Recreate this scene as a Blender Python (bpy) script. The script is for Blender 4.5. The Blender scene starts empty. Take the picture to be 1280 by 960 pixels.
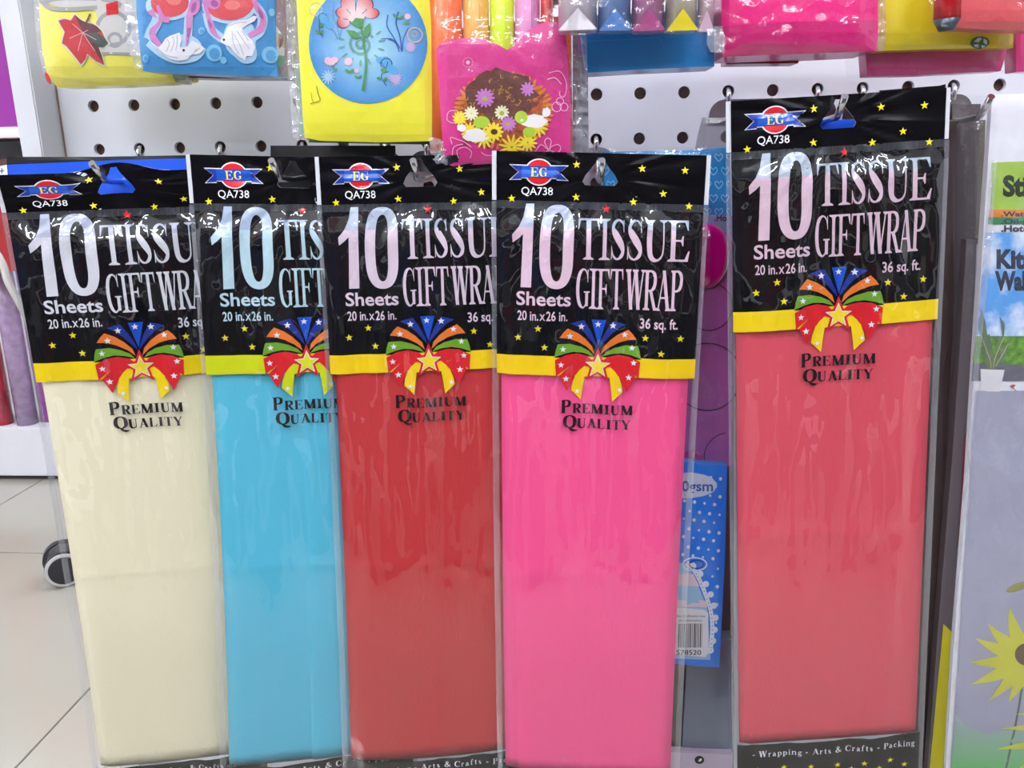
import bpy, bmesh, math, random
import numpy as np
from mathutils import Vector, Matrix, noise

# ------------------------------------------------------------------ camera
S = 0.047                                   # peg hole spacing (m)
CAM = np.array([0.5294, -0.9813, -0.0585])
YAW, PIT, ROL, FPX = -0.0645, -0.2649, -0.0194, 1069.4
cy_, sy_, cp_, sp_ = math.cos(YAW), math.sin(YAW), math.cos(PIT), math.sin(PIT)
FW = np.array([sy_*cp_, cy_*cp_, sp_]); RT = np.array([cy_, -sy_, 0.0]); UP = np.cross(RT, FW)
RX = math.cos(ROL)*RT + math.sin(ROL)*UP; UX = -math.sin(ROL)*RT + math.cos(ROL)*UP
sc = bpy.context.scene
cd = bpy.data.cameras.new('camera'); cam = bpy.data.objects.new('camera', cd); sc.collection.objects.link(cam)
cam.matrix_world = Matrix(((RX[0], UX[0], -FW[0], CAM[0]), (RX[1], UX[1], -FW[1], CAM[1]), (RX[2], UX[2], -FW[2], CAM[2]), (0, 0, 0, 1)))
cd.sensor_fit = 'HORIZONTAL'; cd.sensor_width = 36; cd.lens = 36*FPX/1280; cd.clip_start = 0.01
sc.camera = cam
# ------------------------------------------------------------------ world + exposure
sc.view_settings.view_transform = 'Standard'; sc.view_settings.look = 'None'
sc.view_settings.gamma = 1; sc.view_settings.exposure = 0.0
w = bpy.data.worlds.new('shop_light'); sc.world = w; w.use_nodes = True
w.node_tree.nodes['Background'].inputs[0].default_value = (0.93, 0.95, 1.0, 1)
w.node_tree.nodes['Background'].inputs[1].default_value = 0.55
LAMP = 40.0                                  # brightness of the ceiling tubes
sc.cycles.transparent_max_bounces = 24
FLOOR = -1.06; CEIL = 2.1; YB = -6.0
col = sc.collection
rnd = random.Random(7)

def at(px, py, Y):
    """a point on the vertical plane at depth Y"""
    d = FW + RX*(px-640)/FPX - UX*(py-480)/FPX
    return CAM + d*(Y-CAM[1])/d[1]

# ------------------------------------------------------------------ materials
def lin(c):
    return tuple(((v/255)/12.92 if v/255 <= .04045 else ((v/255+.055)/1.055)**2.4) for v in c)
MATS = {}
def mat(name, rgb, rough=.5, metal=0, coat=0, bump=0, bscale=60, var=.04, vscale=30, emit=0, stretch=None, spec=.5):
    if name in MATS: return MATS[name]
    m = bpy.data.materials.new(name); m.use_nodes = True; nt = m.node_tree; N = nt.nodes; b = N['Principled BSDF']
    c = lin(rgb)
    b.inputs['Roughness'].default_value = rough; b.inputs['Metallic'].default_value = metal
    b.inputs['Coat Weight'].default_value = coat; b.inputs['Coat Roughness'].default_value = .08
    b.inputs['Specular IOR Level'].default_value = spec
    tc = N.new('ShaderNodeTexCoord'); mp = N.new('ShaderNodeMapping'); nt.links.new(tc.outputs['Object'], mp.inputs[0])
    if stretch: mp.inputs['Scale'].default_value = stretch
    no = N.new('ShaderNodeTexNoise'); no.inputs['Scale'].default_value = vscale; no.inputs['Detail'].default_value = 4
    nt.links.new(mp.outputs[0], no.inputs['Vector'])
    mx = N.new('ShaderNodeMix'); mx.data_type = 'RGBA'
    mx.inputs['A'].default_value = tuple(max(0, v*(1-var*2)) for v in c)+(1,)
    mx.inputs['B'].default_value = tuple(min(1, v*(1+var*2)) for v in c)+(1,)
    nt.links.new(no.outputs['Fac'], mx.inputs['Factor']); nt.links.new(mx.outputs['Result'], b.inputs['Base Color'])
    if bump:
        n2 = N.new('ShaderNodeTexNoise'); n2.inputs['Scale'].default_value = bscale; n2.inputs['Detail'].default_value = 5
        nt.links.new(mp.outputs[0], n2.inputs['Vector'])
        bp = N.new('ShaderNodeBump'); bp.inputs['Strength'].default_value = bump; bp.inputs['Distance'].default_value = .002
        nt.links.new(n2.outputs['Fac'], bp.inputs['Height']); nt.links.new(bp.outputs[0], b.inputs['Normal'])
        if coat: nt.links.new(bp.outputs[0], b.inputs['Coat Normal'])
    if emit:
        b.inputs['Emission Color'].default_value = c+(1,); b.inputs['Emission Strength'].default_value = emit
    MATS[name] = m; return m

def film(name='clear_film', haze=.06, tint=(225, 228, 240), gain=1.5, rough=.05, crinkle=.35, scale=22, fine=70, stretch=(1, 1, .45), dist=.003, fw=.35):
    """clear cellophane: see-through, glossy, crinkled"""
    if name in MATS: return MATS[name]
    m = bpy.data.materials.new(name); m.use_nodes = True; nt = m.node_tree; N = nt.nodes; L = nt.links
    N.remove(N['Principled BSDF']); out = N['Material Output']
    tc = N.new('ShaderNodeTexCoord'); mp = N.new('ShaderNodeMapping'); mp.inputs['Scale'].default_value = stretch
    L.new(tc.outputs['Object'], mp.inputs[0])
    a = N.new('ShaderNodeTexNoise'); a.noise_type = 'RIDGED_MULTIFRACTAL'; a.inputs['Scale'].default_value = scale; a.inputs['Detail'].default_value = 2.5
    a.inputs['Distortion'].default_value = .6
    b = N.new('ShaderNodeTexNoise'); b.inputs['Scale'].default_value = fine; b.inputs['Detail'].default_value = 3
    msk = N.new('ShaderNodeTexNoise'); msk.inputs['Scale'].default_value = 9
    rp = N.new('ShaderNodeMapRange'); rp.inputs['From Min'].default_value = .45; rp.inputs['From Max'].default_value = .65
    L.new(msk.outputs['Fac'], rp.inputs['Value'])
    for n in (a, b, msk): L.new(mp.outputs[0], n.inputs['Vector'])
    mu = N.new('ShaderNodeMath'); mu.operation = 'MULTIPLY'; L.new(a.outputs['Fac'], mu.inputs[0]); L.new(rp.outputs[0], mu.inputs[1])
    ad = N.new('ShaderNodeMath'); ad.operation = 'MULTIPLY_ADD'; L.new(b.outputs['Fac'], ad.inputs[0]); ad.inputs[1].default_value = fw; L.new(mu.outputs[0], ad.inputs[2])
    bp = N.new('ShaderNodeBump'); bp.inputs['Strength'].default_value = crinkle; bp.inputs['Distance'].default_value = dist
    L.new(ad.outputs[0], bp.inputs['Height'])
    tr = N.new('ShaderNodeBsdfTransparent'); tr.inputs[0].default_value = (.985, .985, .99, 1)
    gl = N.new('ShaderNodeBsdfGlossy'); gl.inputs['Roughness'].default_value = rough; L.new(bp.outputs[0], gl.inputs['Normal'])
    df = N.new('ShaderNodeBsdfDiffuse'); df.inputs[0].default_value = lin(tint)+(1,)
    m1 = N.new('ShaderNodeMixShader'); m1.inputs[0].default_value = haze; L.new(tr.outputs[0], m1.inputs[1]); L.new(df.outputs[0], m1.inputs[2])
    fr = N.new('ShaderNodeFresnel'); fr.inputs[0].default_value = 1.5; L.new(bp.outputs[0], fr.inputs['Normal'])
    g = N.new('ShaderNodeMath'); g.operation = 'MULTIPLY'; g.inputs[1].default_value = gain; L.new(fr.outputs[0], g.inputs[0])
    g0 = g; g = N.new('ShaderNodeMath'); g.operation = 'MINIMUM'; g.inputs[1].default_value = .3; L.new(g0.outputs[0], g.inputs[0])
    m2 = N.new('ShaderNodeMixShader'); L.new(g.outputs[0], m2.inputs[0]); L.new(m1.outputs[0], m2.inputs[1]); L.new(gl.outputs[0], m2.inputs[2])
    L.new(m2.outputs[0], out.inputs['Surface'])
    MATS[name] = m; return m

def radial(name, inner, outer, r0, r1):
    if name in MATS: return MATS[name]
    m = mat(name, inner, .35, coat=.4); nt = m.node_tree; N = nt.nodes; L = nt.links
    tc = [n for n in N if n.type == 'TEX_COORD'][0]
    ln = N.new('ShaderNodeVectorMath'); ln.operation = 'LENGTH'; L.new(tc.outputs['Object'], ln.inputs[0])
    mr = N.new('ShaderNodeMapRange'); mr.inputs['From Min'].default_value = r0; mr.inputs['From Max'].default_value = r1; L.new(ln.outputs['Value'], mr.inputs['Value'])
    mx = N.new('ShaderNodeMix'); mx.data_type = 'RGBA'; mx.inputs['A'].default_value = lin(inner)+(1,); mx.inputs['B'].default_value = lin(outer)+(1,)
    L.new(mr.outputs[0], mx.inputs['Factor']); L.new(mx.outputs['Result'], N['Principled BSDF'].inputs['Base Color'])
    return m

# ------------------------------------------------------------------ object helpers
def obj(name, me, mats=(), parent=None, loc=(0, 0, 0)):
    o = bpy.data.objects.new(name, me); col.objects.link(o); o.location = loc
    if me is not None:
        for m in (mats if isinstance(mats, (list, tuple)) else [mats]): me.materials.append(m)
    if parent is not None: o.parent = parent
    return o
def tag(o, label=None, cat=None, group=None, kind=None):
    for k, v in (('label', label), ('category', cat), ('group', group), ('kind', kind)):
        if v: o[k] = v
    return o
def thing(name, label, cat, loc, group=None):
    return tag(obj(name, None, loc=tuple(float(v) for v in loc)), label, cat, group)
def from_bm(bm, name, smooth=False):
    me = bpy.data.meshes.new(name); bm.to_mesh(me); bm.free()
    if smooth:
        me.polygons.foreach_set('use_smooth', [True]*len(me.polygons))
    return me
def box_bm(bm, a, b, bev=0):
    x0, y0, z0 = a; x1, y1, z1 = b
    g = bmesh.ops.create_cube(bm, size=1, matrix=Matrix.Translation(((x0+x1)/2, (y0+y1)/2, (z0+z1)/2)) @ Matrix.Diagonal((abs(x1-x0), abs(y1-y0), abs(z1-z0), 1)))
    if bev:
        es = list({e for v in g['verts'] for e in v.link_edges})
        bmesh.ops.bevel(bm, geom=es, offset=bev, segments=2, affect='EDGES')
def box(name, a, b, m, parent=None, bev=0, kind=None, origin=None):
    bm = bmesh.new(); o0 = origin or ((a[0]+b[0])/2, (a[1]+b[1])/2, min(a[2], b[2]))
    box_bm(bm, [a[i]-o0[i] for i in range(3)], [b[i]-o0[i] for i in range(3)], bev)
    pl = parent.location if parent else Vector((0, 0, 0))
    o = obj(name, from_bm(bm, name), m, parent, Vector(o0)-pl)
    if kind: o['kind'] = kind
    return o
def tube_bm(bm, pts, r, seg=10, cap=True):
    pts = [Vector(p) for p in pts]; rings = []
    up = None
    for i, p in enumerate(pts):
        t = (pts[min(i+1, len(pts)-1)]-pts[max(i-1, 0)]).normalized()
        if up is None: up = t.orthogonal().normalized()
        up = (up-t*up.dot(t)).normalized(); s = t.cross(up)
        rr = r[i] if isinstance(r, (list, tuple)) else r
        rings.append([bm.verts.new(p+(up*math.cos(a)+s*math.sin(a))*rr) for a in [2*math.pi*k/seg for k in range(seg)]])
    for a, b in zip(rings, rings[1:]):
        for k in range(seg): f = bm.faces.new((a[k], a[(k+1) % seg], b[(k+1) % seg], b[k])); f.smooth = True
    if cap: bm.faces.new(rings[0][::-1]); bm.faces.new(rings[-1])
def tube(name, pts, r, m, parent=None, seg=10, loc=None):
    l0 = Vector(loc if loc is not None else pts[0]); pl = parent.location if parent else Vector((0, 0, 0))
    bm = bmesh.new(); tube_bm(bm, [Vector(p)-l0 for p in pts], r, seg)
    return obj(name, from_bm(bm, name), m, parent, l0-pl)

# ------------------------------------------------------------------ flat shapes -> polygons
def cr(P, n=6, closed=False):
    """Catmull-Rom through points"""
    out = []; L = len(P); rg = range(L) if closed else range(L-1)
    for i in rg:
        if closed: a, b, c, d = P[i-1], P[i], P[(i+1) % L], P[(i+2) % L]
        else: a, b, c, d = P[max(i-1, 0)], P[i], P[i+1], P[min(i+2, L-1)]
        for k in range(n):
            t = k/n
            out.append(tuple(.5*((2*b[j])+(-a[j]+c[j])*t+(2*a[j]-5*b[j]+4*c[j]-d[j])*t*t+(-a[j]+3*b[j]-3*c[j]+d[j])*t**3) for j in range(len(b))))
    if not closed: out.append(tuple(P[-1]))
    return out
def ribbon(P, n=5, closed=False, smooth=True):
    """P: (x, y, width) -> quads"""
    Q = cr(P, n, closed) if smooth else list(P); out = []; L = len(Q); sides = []
    for i in range(L):
        a = Q[i-1] if (i > 0 or closed) else Q[i]; b = Q[(i+1) % L] if (i < L-1 or closed) else Q[i]
        dx, dy = b[0]-a[0], b[1]-a[1]; l = math.hypot(dx, dy) or 1; nx, ny = -dy/l, dx/l; h = max(Q[i][2], .001)/2
        sides.append(((Q[i][0]+nx*h, Q[i][1]+ny*h), (Q[i][0]-nx*h, Q[i][1]-ny*h)))
    for i in range(L if closed else L-1):
        p, q = sides[i], sides[(i+1) % L]; out.append([p[0], p[1], q[1], q[0]])
    return out
def line(P, wd, n=5, closed=False): return ribbon([(x, y, wd) for x, y in P], n, closed)
def ell(cx, cy, rx, ry, n=20, rot=0):
    c, s = math.cos(rot), math.sin(rot)
    return [(cx+rx*math.cos(a)*c-ry*math.sin(a)*s, cy+rx*math.cos(a)*s+ry*math.sin(a)*c) for a in [2*math.pi*k/n for k in range(n)]]
def ring(cx, cy, r, wd, n=20, a0=0, a1=2*math.pi, ry=None):
    ry = ry or r; P = [(cx+r*math.cos(a0+(a1-a0)*k/n), cy+ry*math.sin(a0+(a1-a0)*k/n), wd) for k in range(n+1)]
    return ribbon(P, smooth=False)
def star(cx, cy, R, r=None, rot=0, sy=1, up=1):
    r = r or R*.42
    return [(cx+(R if k % 2 == 0 else r)*math.sin(rot+math.pi*k/5), cy+sy*up*(R if k % 2 == 0 else r)*math.cos(rot+math.pi*k/5)) for k in range(10)]
def petals(cx, cy, n, R, wd, rot=0): # n petals as thin ellipses
    return [ell(cx+math.cos(a)*R*.55, cy+math.sin(a)*R*.55, R*.5, wd, 8, a) for a in [rot+2*math.pi*k/n for k in range(n)]]

# serif capitals in a box: x 0..1, y 0..1
TK, TN = .21, .05
def V(x, y0, y1, w=None): w = w or TK; return [[(x-w/2, y0), (x+w/2, y0), (x+w/2, y1), (x-w/2, y1)]]
def SF(x, y, w=.2, t=None):
    t = (t or TK)/2; k = 1 if y < .5 else -1
    return [[(x-w, y), (x+w, y), (x+w, y+k*.025), (x+t, y+k*.07), (x-t, y+k*.07), (x-w, y+k*.025)]]
def H(y, x0, x1, t=.05): return [[(x0, y), (x1, y), (x1, y+t), (x0, y+t)]]
def DG(x0, y0, x1, y1, w): return [[(x0-w/2, y0), (x0+w/2, y0), (x1+w/2, y1), (x1-w/2, y1)]]
def RB(*P): return ribbon([(x, y, w) for x, y, w in P], 5)
def glyph(c):
    T, n = TK, TN
    if c == 'I': return V(.5, 0, 1, T*1.6)+SF(.5, 0, .48, T*1.6)+SF(.5, 1, .48, T*1.6)
    if c == 'T': return V(.5, 0, 1)+SF(.5, 0, .24)+H(.95, .04, .96)+[[(.02, .74), (.06, .74), (.14, .95), (.04, 1)], [(.98, .74), (.94, .74), (.86, .95), (.96, 1)]]
    if c in 'EFL':
        g = V(.25, 0, 1)+SF(.25, 0, .24)
        if c != 'L': g += SF(.25, 1, .24)+H(.95, .2, .88)+[[(.92, .76), (.88, .76), (.76, .95), (.9, 1)]]+H(.49, .2, .66, .045)+[[(.7, .38), (.66, .38), (.58, .5), (.66, .63), (.7, .63)]]
        else: g += SF(.25, 1, .24)
        if c != 'F': g += H(0, .2, .92)+[[(.99, .26), (.94, .26), (.78, .05), (.93, 0)]]
        return g
    if c == 'S': return RB((.84, .74, .02), (.78, .9, n*1.4), (.52, .975, n), (.26, .88, T*.62), (.22, .72, T), (.48, .54, T*1.25), (.76, .34, T*1.15), (.79, .16, T*.8), (.52, .025, n), (.24, .09, n*1.5), (.13, .29, .02))+[[(.86, .98), (.82, .98), (.8, .8), (.84, .68), (.87, .68)], [(.1, .02), (.14, .02), (.17, .2), (.13, .34), (.1, .34)]]
    if c == 'U': return RB((.22, 1, T), (.22, .35, T), (.3, .1, T*.8), (.53, .02, n*1.3), (.74, .12, n*1.2), (.8, .35, n*1.1), (.8, 1, n*1.1))+SF(.22, 1, .2)+SF(.8, 1, .17, .06)
    if c == 'G': return RB((.86, .72, .02), (.76, .92, n), (.52, .975, n), (.26, .82, T*.85), (.17, .5, T*1.05), (.26, .18, T*.85), (.52, .025, n), (.74, .1, n*1.3), (.8, .22, T*.6))+V(.8, .06, .42, T*.9)+SF(.8, .44, .18)[0:0]+H(.4, .6, .99, .035)+[[(.88, .98), (.84, .98), (.81, .82), (.85, .66), (.88, .66)]]
    if c == 'W': return DG(.3, 0, .14, 1, T*.8)+DG(.3, 0, .46, 1, n*1.2)+DG(.68, 0, .5, 1, T*.8)+DG(.68, 0, .88, 1, n*1.2)+SF(.14, 1, .14)+SF(.49, 1, .15)+SF(.88, 1, .12, .06)
    if c in 'PR':
        g = V(.24, 0, 1)+SF(.24, 0, .23)+SF(.24, 1, .2)+RB((.24, .973, n), (.55, .97, n*1.2), (.76, .87, T*.8), (.8, .74, T), (.74, .6, T*.8), (.54, .5, n*1.2), (.3, .495, n))
        if c == 'R': g += DG(.84, 0, .5, .5, T)+SF(.86, 0, .14)
        return g
    if c == 'A': return DG(.16, 0, .5, 1, n*1.3)+DG(.8, 0, .48, 1, T)+H(.3, .25, .72, .045)+SF(.14, 0, .14, .06)+SF(.82, 0, .18)
    if c == 'M': return V(.14, 0, 1, n*1.2)+DG(.5, 0, .18, 1, T*.85)+DG(.5, 0, .82, 1, n*1.2)+V(.84, 0, 1, T*.9)+SF(.13, 0, .13, .06)+SF(.84, 0, .16)+SF(.14, 1, .12)+SF(.86, 1, .14)
    if c == 'Q': return ribbon([(.5, .975, n), (.2, .82, T*.8), (.12, .5, T), (.2, .18, T*.8), (.5, .025, n), (.8, .18, T*.8), (.88, .5, T), (.8, .82, T*.8)], 4, True)+RB((.4, .05, n), (.6, -.12, T*.7), (.85, -.2, T*.6), (1.1, -.14, .02))
    if c == 'C': return RB((.9, .7, .02), (.78, .92, n), (.52, .975, n), (.24, .82, T*.85), (.15, .5, T*1.05), (.24, .18, T*.85), (.54, .025, n), (.78, .1, n*1.3), (.92, .28, .02))+[[(.92, .98), (.88, .98), (.86, .8), (.88, .68), (.92, .68)]]
    if c == 'Y': return DG(.5, .42, .16, 1, T)+DG(.54, .42, .86, 1, n*1.3)+V(.52, 0, .5)+SF(.52, 0, .22)+SF(.16, 1, .16)+SF(.86, 1, .14, .06)
    n = .07; T = .2
    if c == 'r': return V(.3, 0, .62, T)+SF(.3, 0, .24)+RB((.35, .4, n), (.55, .58, n*1.5), (.8, .55, T*.8))+H(.58, .1, .3, .04)
    if c == 'a': return V(.66, .03, .45, T)+RB((.2, .48, T*.8), (.4, .6, n), (.62, .5, T*.8))+RB((.62, .36, n), (.28, .28, T*.7), (.2, .12, T), (.42, .03, n), (.64, .12, n))+H(0, .6, .9, .05)
    if c in 'pb': return V(.25, -.25, .62, T)+SF(.25, -.25, .22)[0:0]+H(-.25, .05, .5, .04)+H(.58, .05, .25, .04)+ribbon([(.3, .5, n), (.55, .6, n), (.85, .32, T), (.55, .02, n), (.3, .1, n)], 4)
    if c == 'i': return V(.5, 0, .62, T*1.5)+SF(.5, 0, .45, .3)+[ell(.5, .84, .2, .08, 8)]+H(.58, .15, .5, .04)
    if c == 'n': return V(.22, 0, .62, T*.9)+V(.78, 0, .4, T*.9)+RB((.25, .42, n), (.5, .6, n*1.2), (.74, .53, T*.7), (.78, .38, T*.9))+SF(.22, 0, .2)+SF(.78, 0, .2)+H(.58, .05, .22, .04)
    if c == 'g': return ribbon([(.45, .6, n), (.2, .42, T*.8), (.45, .24, n), (.7, .42, T*.8)], 4, True)+ribbon([(.45, .06, n), (.12, -.1, n), (.45, -.24, n), (.82, -.08, T*.8)], 4, True)+RB((.3, .26, n), (.2, .14, n*1.2), (.45, .07, n*1.5))+H(.56, .66, .95, .06)
    if c == 't': return V(.45, .1, .8, T*1.2)+RB((.45, .14, T*1.2), (.6, .03, n), (.85, .08, .02))+H(.57, .1, .85, .05)
    if c == 'f': return V(.4, 0, .75, T*1.1)+RB((.4, .72, T), (.6, .94, n), (.9, .86, T*.8))+SF(.4, 0, .3)+H(.57, .1, .8, .05)
    if c == 's': return RB((.8, .46, .03), (.5, .6, n), (.25, .46, T*.8), (.5, .3, T), (.78, .15, T*.8), (.48, .02, n), (.18, .16, .04))
    if c == 'c': return RB((.8, .48, T*.6), (.5, .6, n), (.2, .3, T), (.5, .03, n), (.84, .14, .03))
    if c == 'k': return V(.24, 0, 1, T*.9)+SF(.24, 0, .22)+DG(.82, 0, .4, .36, T)+DG(.3, .28, .72, .62, n)+SF(.82, 0, .16)
    if c == '&': return RB((.95, .5, n), (.75, .2, n), (.45, .02, n*1.4), (.15, .2, T*.8), (.35, .5, n*1.5), (.65, .8, T*.6), (.5, .97, n), (.32, .8, T*.7), (.6, .35, T), (.98, .02, n))
    if c == '.': return [ell(.5, .36, .3, .09, 10)]
    return []
def put(polys, x0, x1, y0, y1): return [[(x0+(x1-x0)*x, y0+(y1-y0)*y) for x, y in p] for p in polys]
ADV = dict(I=.5, i=.32, t=.42, r=.45, s=.44, f=.4, c=.5, a=.52, g=.54, p=.56, n=.6, k=.6, W=1.0, M=.98, Q=.85, A=.8, C=.74, P=.66, R=.74, U=.78, E=.68, L=.64, T=.7, Y=.78)
ADV.update({'&': .8, '.': .22, ' ': .32})
def serif(s, x0, x1, yb, cap, first=1.0, gap=.06, wt=None):
    """a line of serif text between x0 and x1; first letter may be taller"""
    global TK, TN
    if wt: old = (TK, TN); TK, TN = wt
    adv = [ADV.get(c, .6)*(first if i == 0 else 1) for i, c in enumerate(s)]
    tot = sum(adv)+gap*(len(s)-1); k = (x1-x0)/tot; x = x0; out = []
    for i, c in enumerate(s):
        out += put(glyph(c), x, x+adv[i]*k, yb, yb+cap*(first if i == 0 else 1)); x += (adv[i]+gap)*k
    if wt: TK, TN = old
    return out
_T = {}
def sans(s, x0, x1, yb, cap, bold=0.0):
    """sans text from Blender's built-in font, fitted to a box; cap may be negative (y down)"""
    key = (s, bold)
    if key not in _T:
        res = []
        for t in ('H', s):
            cu = bpy.data.curves.new('t', 'FONT'); cu.body = t; cu.offset = bold; cu.resolution_u = 3
            o = bpy.data.objects.new('t', cu); me = bpy.data.meshes.new_from_object(o)
            res.append(([tuple(v.co[:2]) for v in me.vertices], [tuple(p.vertices) for p in me.polygons]))
            bpy.data.objects.remove(o); bpy.data.curves.remove(cu); bpy.data.meshes.remove(me)
        hc = max(v[1] for v in res[0][0]); vs, fs = res[1]
        xa = min(v[0] for v in vs); xb = max(v[0] for v in vs)
        _T[key] = [[((vs[i][0]-xa)/(xb-xa), vs[i][1]/hc) for i in f] for f in fs]
    return put(_T[key], x0, x1, yb, yb+cap)

def sheet(polys, fmap, name, mats, parent, mfun=None, cut=None, extra=(), lift=0.0, smooth=False, cutv=None):
    """2-D polygons, cut along a grid, laid on the surface fmap(u,v,lift); origin = parent"""
    bm = bmesh.new()
    for p in polys:
        try: bm.faces.new([bm.verts.new((x, y, 0)) for x, y in p])
        except ValueError: pass
    bmesh.ops.triangulate(bm, faces=[f for f in bm.faces if len(f.verts) > 4])
    if cut:
        us = [v.co.x for v in bm.verts]; vs = [v.co.y for v in bm.verts]
        for ax, lo, hi in ((0, min(us), max(us)), (1, min(vs), max(vs))):
            st = cut if ax == 0 or not cutv else cutv
            k = math.ceil(lo/st+1e-6)
            while k*st < hi-1e-6:
                no = (1, 0, 0) if ax == 0 else (0, 1, 0); co = (k*st, 0, 0) if ax == 0 else (0, k*st, 0)
                bmesh.ops.bisect_plane(bm, geom=bm.verts[:]+bm.edges[:]+bm.faces[:], plane_co=co, plane_no=no, dist=1e-6); k += 1
    for e in extra: bmesh.ops.bisect_plane(bm, geom=bm.verts[:]+bm.edges[:]+bm.faces[:], plane_co=(0, e, 0), plane_no=(0, 1, 0), dist=1e-6)
    if smooth: bmesh.ops.remove_doubles(bm, verts=bm.verts[:], dist=1e-5)
    if mfun:
        for f in bm.faces: c = f.calc_center_median(); f.material_index = mfun(c.x, c.y)
    ol = Vector(parent.location) if parent.parent is None else Vector(parent.location)+Vector(parent.parent.location)
    for v in bm.verts: v.co = Vector(fmap(v.co.x, v.co.y, lift))-ol
    # faces look towards the shopper
    bm.normal_update()
    fl = [f for f in bm.faces if f.normal.y > 0]
    if fl: bmesh.ops.reverse_faces(bm, faces=fl)
    return obj(name, from_bm(bm, name, smooth), mats, parent)

# ------------------------------------------------------------------ the setting
M_board = mat('painted_board', (216, 217, 228), .45, var=.03, vscale=14, bump=.05, bscale=40)
M_white = mat('white_paint', (216, 216, 222), .4, var=.02)
M_post = mat('post_paint', (205, 206, 214), .4, var=.04, vscale=20)
M_dark = mat('hole_dark', (150, 122, 112), .8, var=.3, vscale=90)
M_chrome = mat('chrome', (215, 215, 220), .18, metal=1, var=.05)
M_steel = mat('dull_steel', (120, 115, 112), .35, metal=.9, var=.1)

# floor of square polished tiles
def onfloor(px, py):
    d = FW + RX*(px-640)/FPX - UX*(py-480)/FPX
    return CAM + d*((FLOOR-CAM[2])/d[2])
A0, A1 = onfloor(5, 690.5), onfloor(45, 691.5); B0, B1 = onfloor(4, 627), onfloor(38, 606)
th = math.atan2(A1[1]-A0[1], A1[0]-A0[0]); ex = Vector((math.cos(th), math.sin(th), 0)); ey = Vector((-ex.y, ex.x, 0))
# tile corner: where the two joints meet
db = Vector((B1-B0)); tt = (Vector(A0)-Vector(B0)).dot(ey)/db.dot(ey); corner = Vector(B0)+db*tt; TS = .80
fl = obj('floor', None, loc=(0, 0, FLOOR)); fl['kind'] = 'structure'
M_tile = mat('polished_tile', (150, 146, 136), .12, var=.025, vscale=3, spec=.6)
M_grout = mat('grout', (120, 112, 102), .8)
box('floor_bed', (-4.5, YB, FLOOR-.05), (4.5, 4.5, FLOOR-.004), M_grout, fl)
bm = bmesh.new(); box_bm(bm, (.0015, .0015, -.012), (TS-.0015, TS-.0015, 0), .001); tme = from_bm(bm, 'floor_tile'); tme.materials.append(M_tile)
for i in range(-8, 9):
    for j in range(-10, 8):
        p = corner+ex*(i*TS)+ey*(j*TS); c = p+(ex+ey)*TS/2
        if abs(c.x) < 4.0 and -5.6 < c.y < 4.0:
            o = bpy.data.objects.new('floor_tile', tme); col.objects.link(o); o.parent = fl; o.location = (p.x, p.y, 0); o.rotation_euler = (0, 0, th)
box('ceiling', (-4.5, YB, CEIL), (4.5, 4.5, CEIL+.05), mat('ceiling_paint', (225, 225, 228), .8), kind='structure')
box('wall_back', (-4.5, 4.5, FLOOR), (4.5, 4.6, CEIL), mat('wall_paint', (224, 224, 230), .7), kind='structure')
box('wall_front', (-4.5, YB-.1, FLOOR), (4.5, YB, CEIL), MATS['wall_paint'], kind='structure')
box('wall_left', (-4.6, YB, FLOOR), (-4.5, 4.5, CEIL), MATS['wall_paint'], kind='structure')
box('wall_right', (4.5, YB, FLOOR), (4.6, 4.5, CEIL), MATS['wall_paint'], kind='structure')
M_lamp = mat('lamp_diffuser', (246, 250, 255), .5, emit=LAMP, var=0)
for i, (x, y) in enumerate([(a, b) for a in (-2.6, -.4, 1.8) for b in (-5.0, -3.4, -1.8, .9, 2.6)]):
    t = thing('ceiling_light', 'white fluorescent ceiling panel lamp above the aisle, all alike', 'lamp', (x, y, CEIL-.05), 'ceiling lamps over the aisle')
    box('lamp_housing', (x-.62, y-.17, CEIL-.04), (x+.62, y+.17, CEIL-.001), M_white, t)
    box('lamp_diffuser', (x-.6, y-.15, CEIL-.055), (x+.6, y+.15, CEIL-.041), M_lamp, t)

# pegboard with real holes
def pegboard():
    bm = bmesh.new(); r = .0064; n = 14
    x0, x1 = -.040, 27*S; z1, z0 = .5, -.95
    cols = range(0, 26); rows = range(-7, 5)
    for c in cols:
        for k in rows:
            cx, cz = c*S, k*S; h = S/2
            xs0 = x0 if c == 0 else cx-h
            rect = [(cx+h, cz), (cx+h, cz+h), (cx, cz+h), (xs0, cz+h), (xs0, cz), (xs0, cz-h), (cx, cz-h), (cx+h, cz-h)]
            rv = [bm.verts.new((a, 0, b)) for a, b in rect]
            for q in range(8):
                a = [bm.verts.new((cx+r*math.cos(math.pi/4*(q+s/3)), 0, cz+r*math.sin(math.pi/4*(q+s/3)))) for s in range(4)]
                b = [bm.verts.new((v.co.x, .006, v.co.z)) for v in a]
                bm.faces.new([rv[q], rv[(q+1) % 8]]+a[::-1])
                for s in range(3): bm.faces.new((a[s], b[s], b[s+1], a[s+1])).material_index = 0
    zt = (4.5)*S; zb = -7.5*S; xr = 25.5*S
    for (a, b, c, d) in ((x0, xr, zt, z1), (x0, xr, z0, zb), (xr, 2.2, z0, z1)):
        bm.faces.new([bm.verts.new(p) for p in ((a, 0, c), (b, 0, c), (b, 0, d), (a, 0, d))])
    bmesh.ops.remove_doubles(bm, verts=bm.verts[:], dist=1e-5)
    o = obj('pegboard', from_bm(bm, 'pegboard'), M_board)
    tag(o, 'grey painted pegboard with rows of round holes behind all the packets', 'pegboard'); return o
pegboard()
t = box('board_backing', (-.04, .012, -1.0), (2.2, .03, .5), M_dark); tag(t, 'dark brown backing seen through the holes of the pegboard', 'panel')
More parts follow.
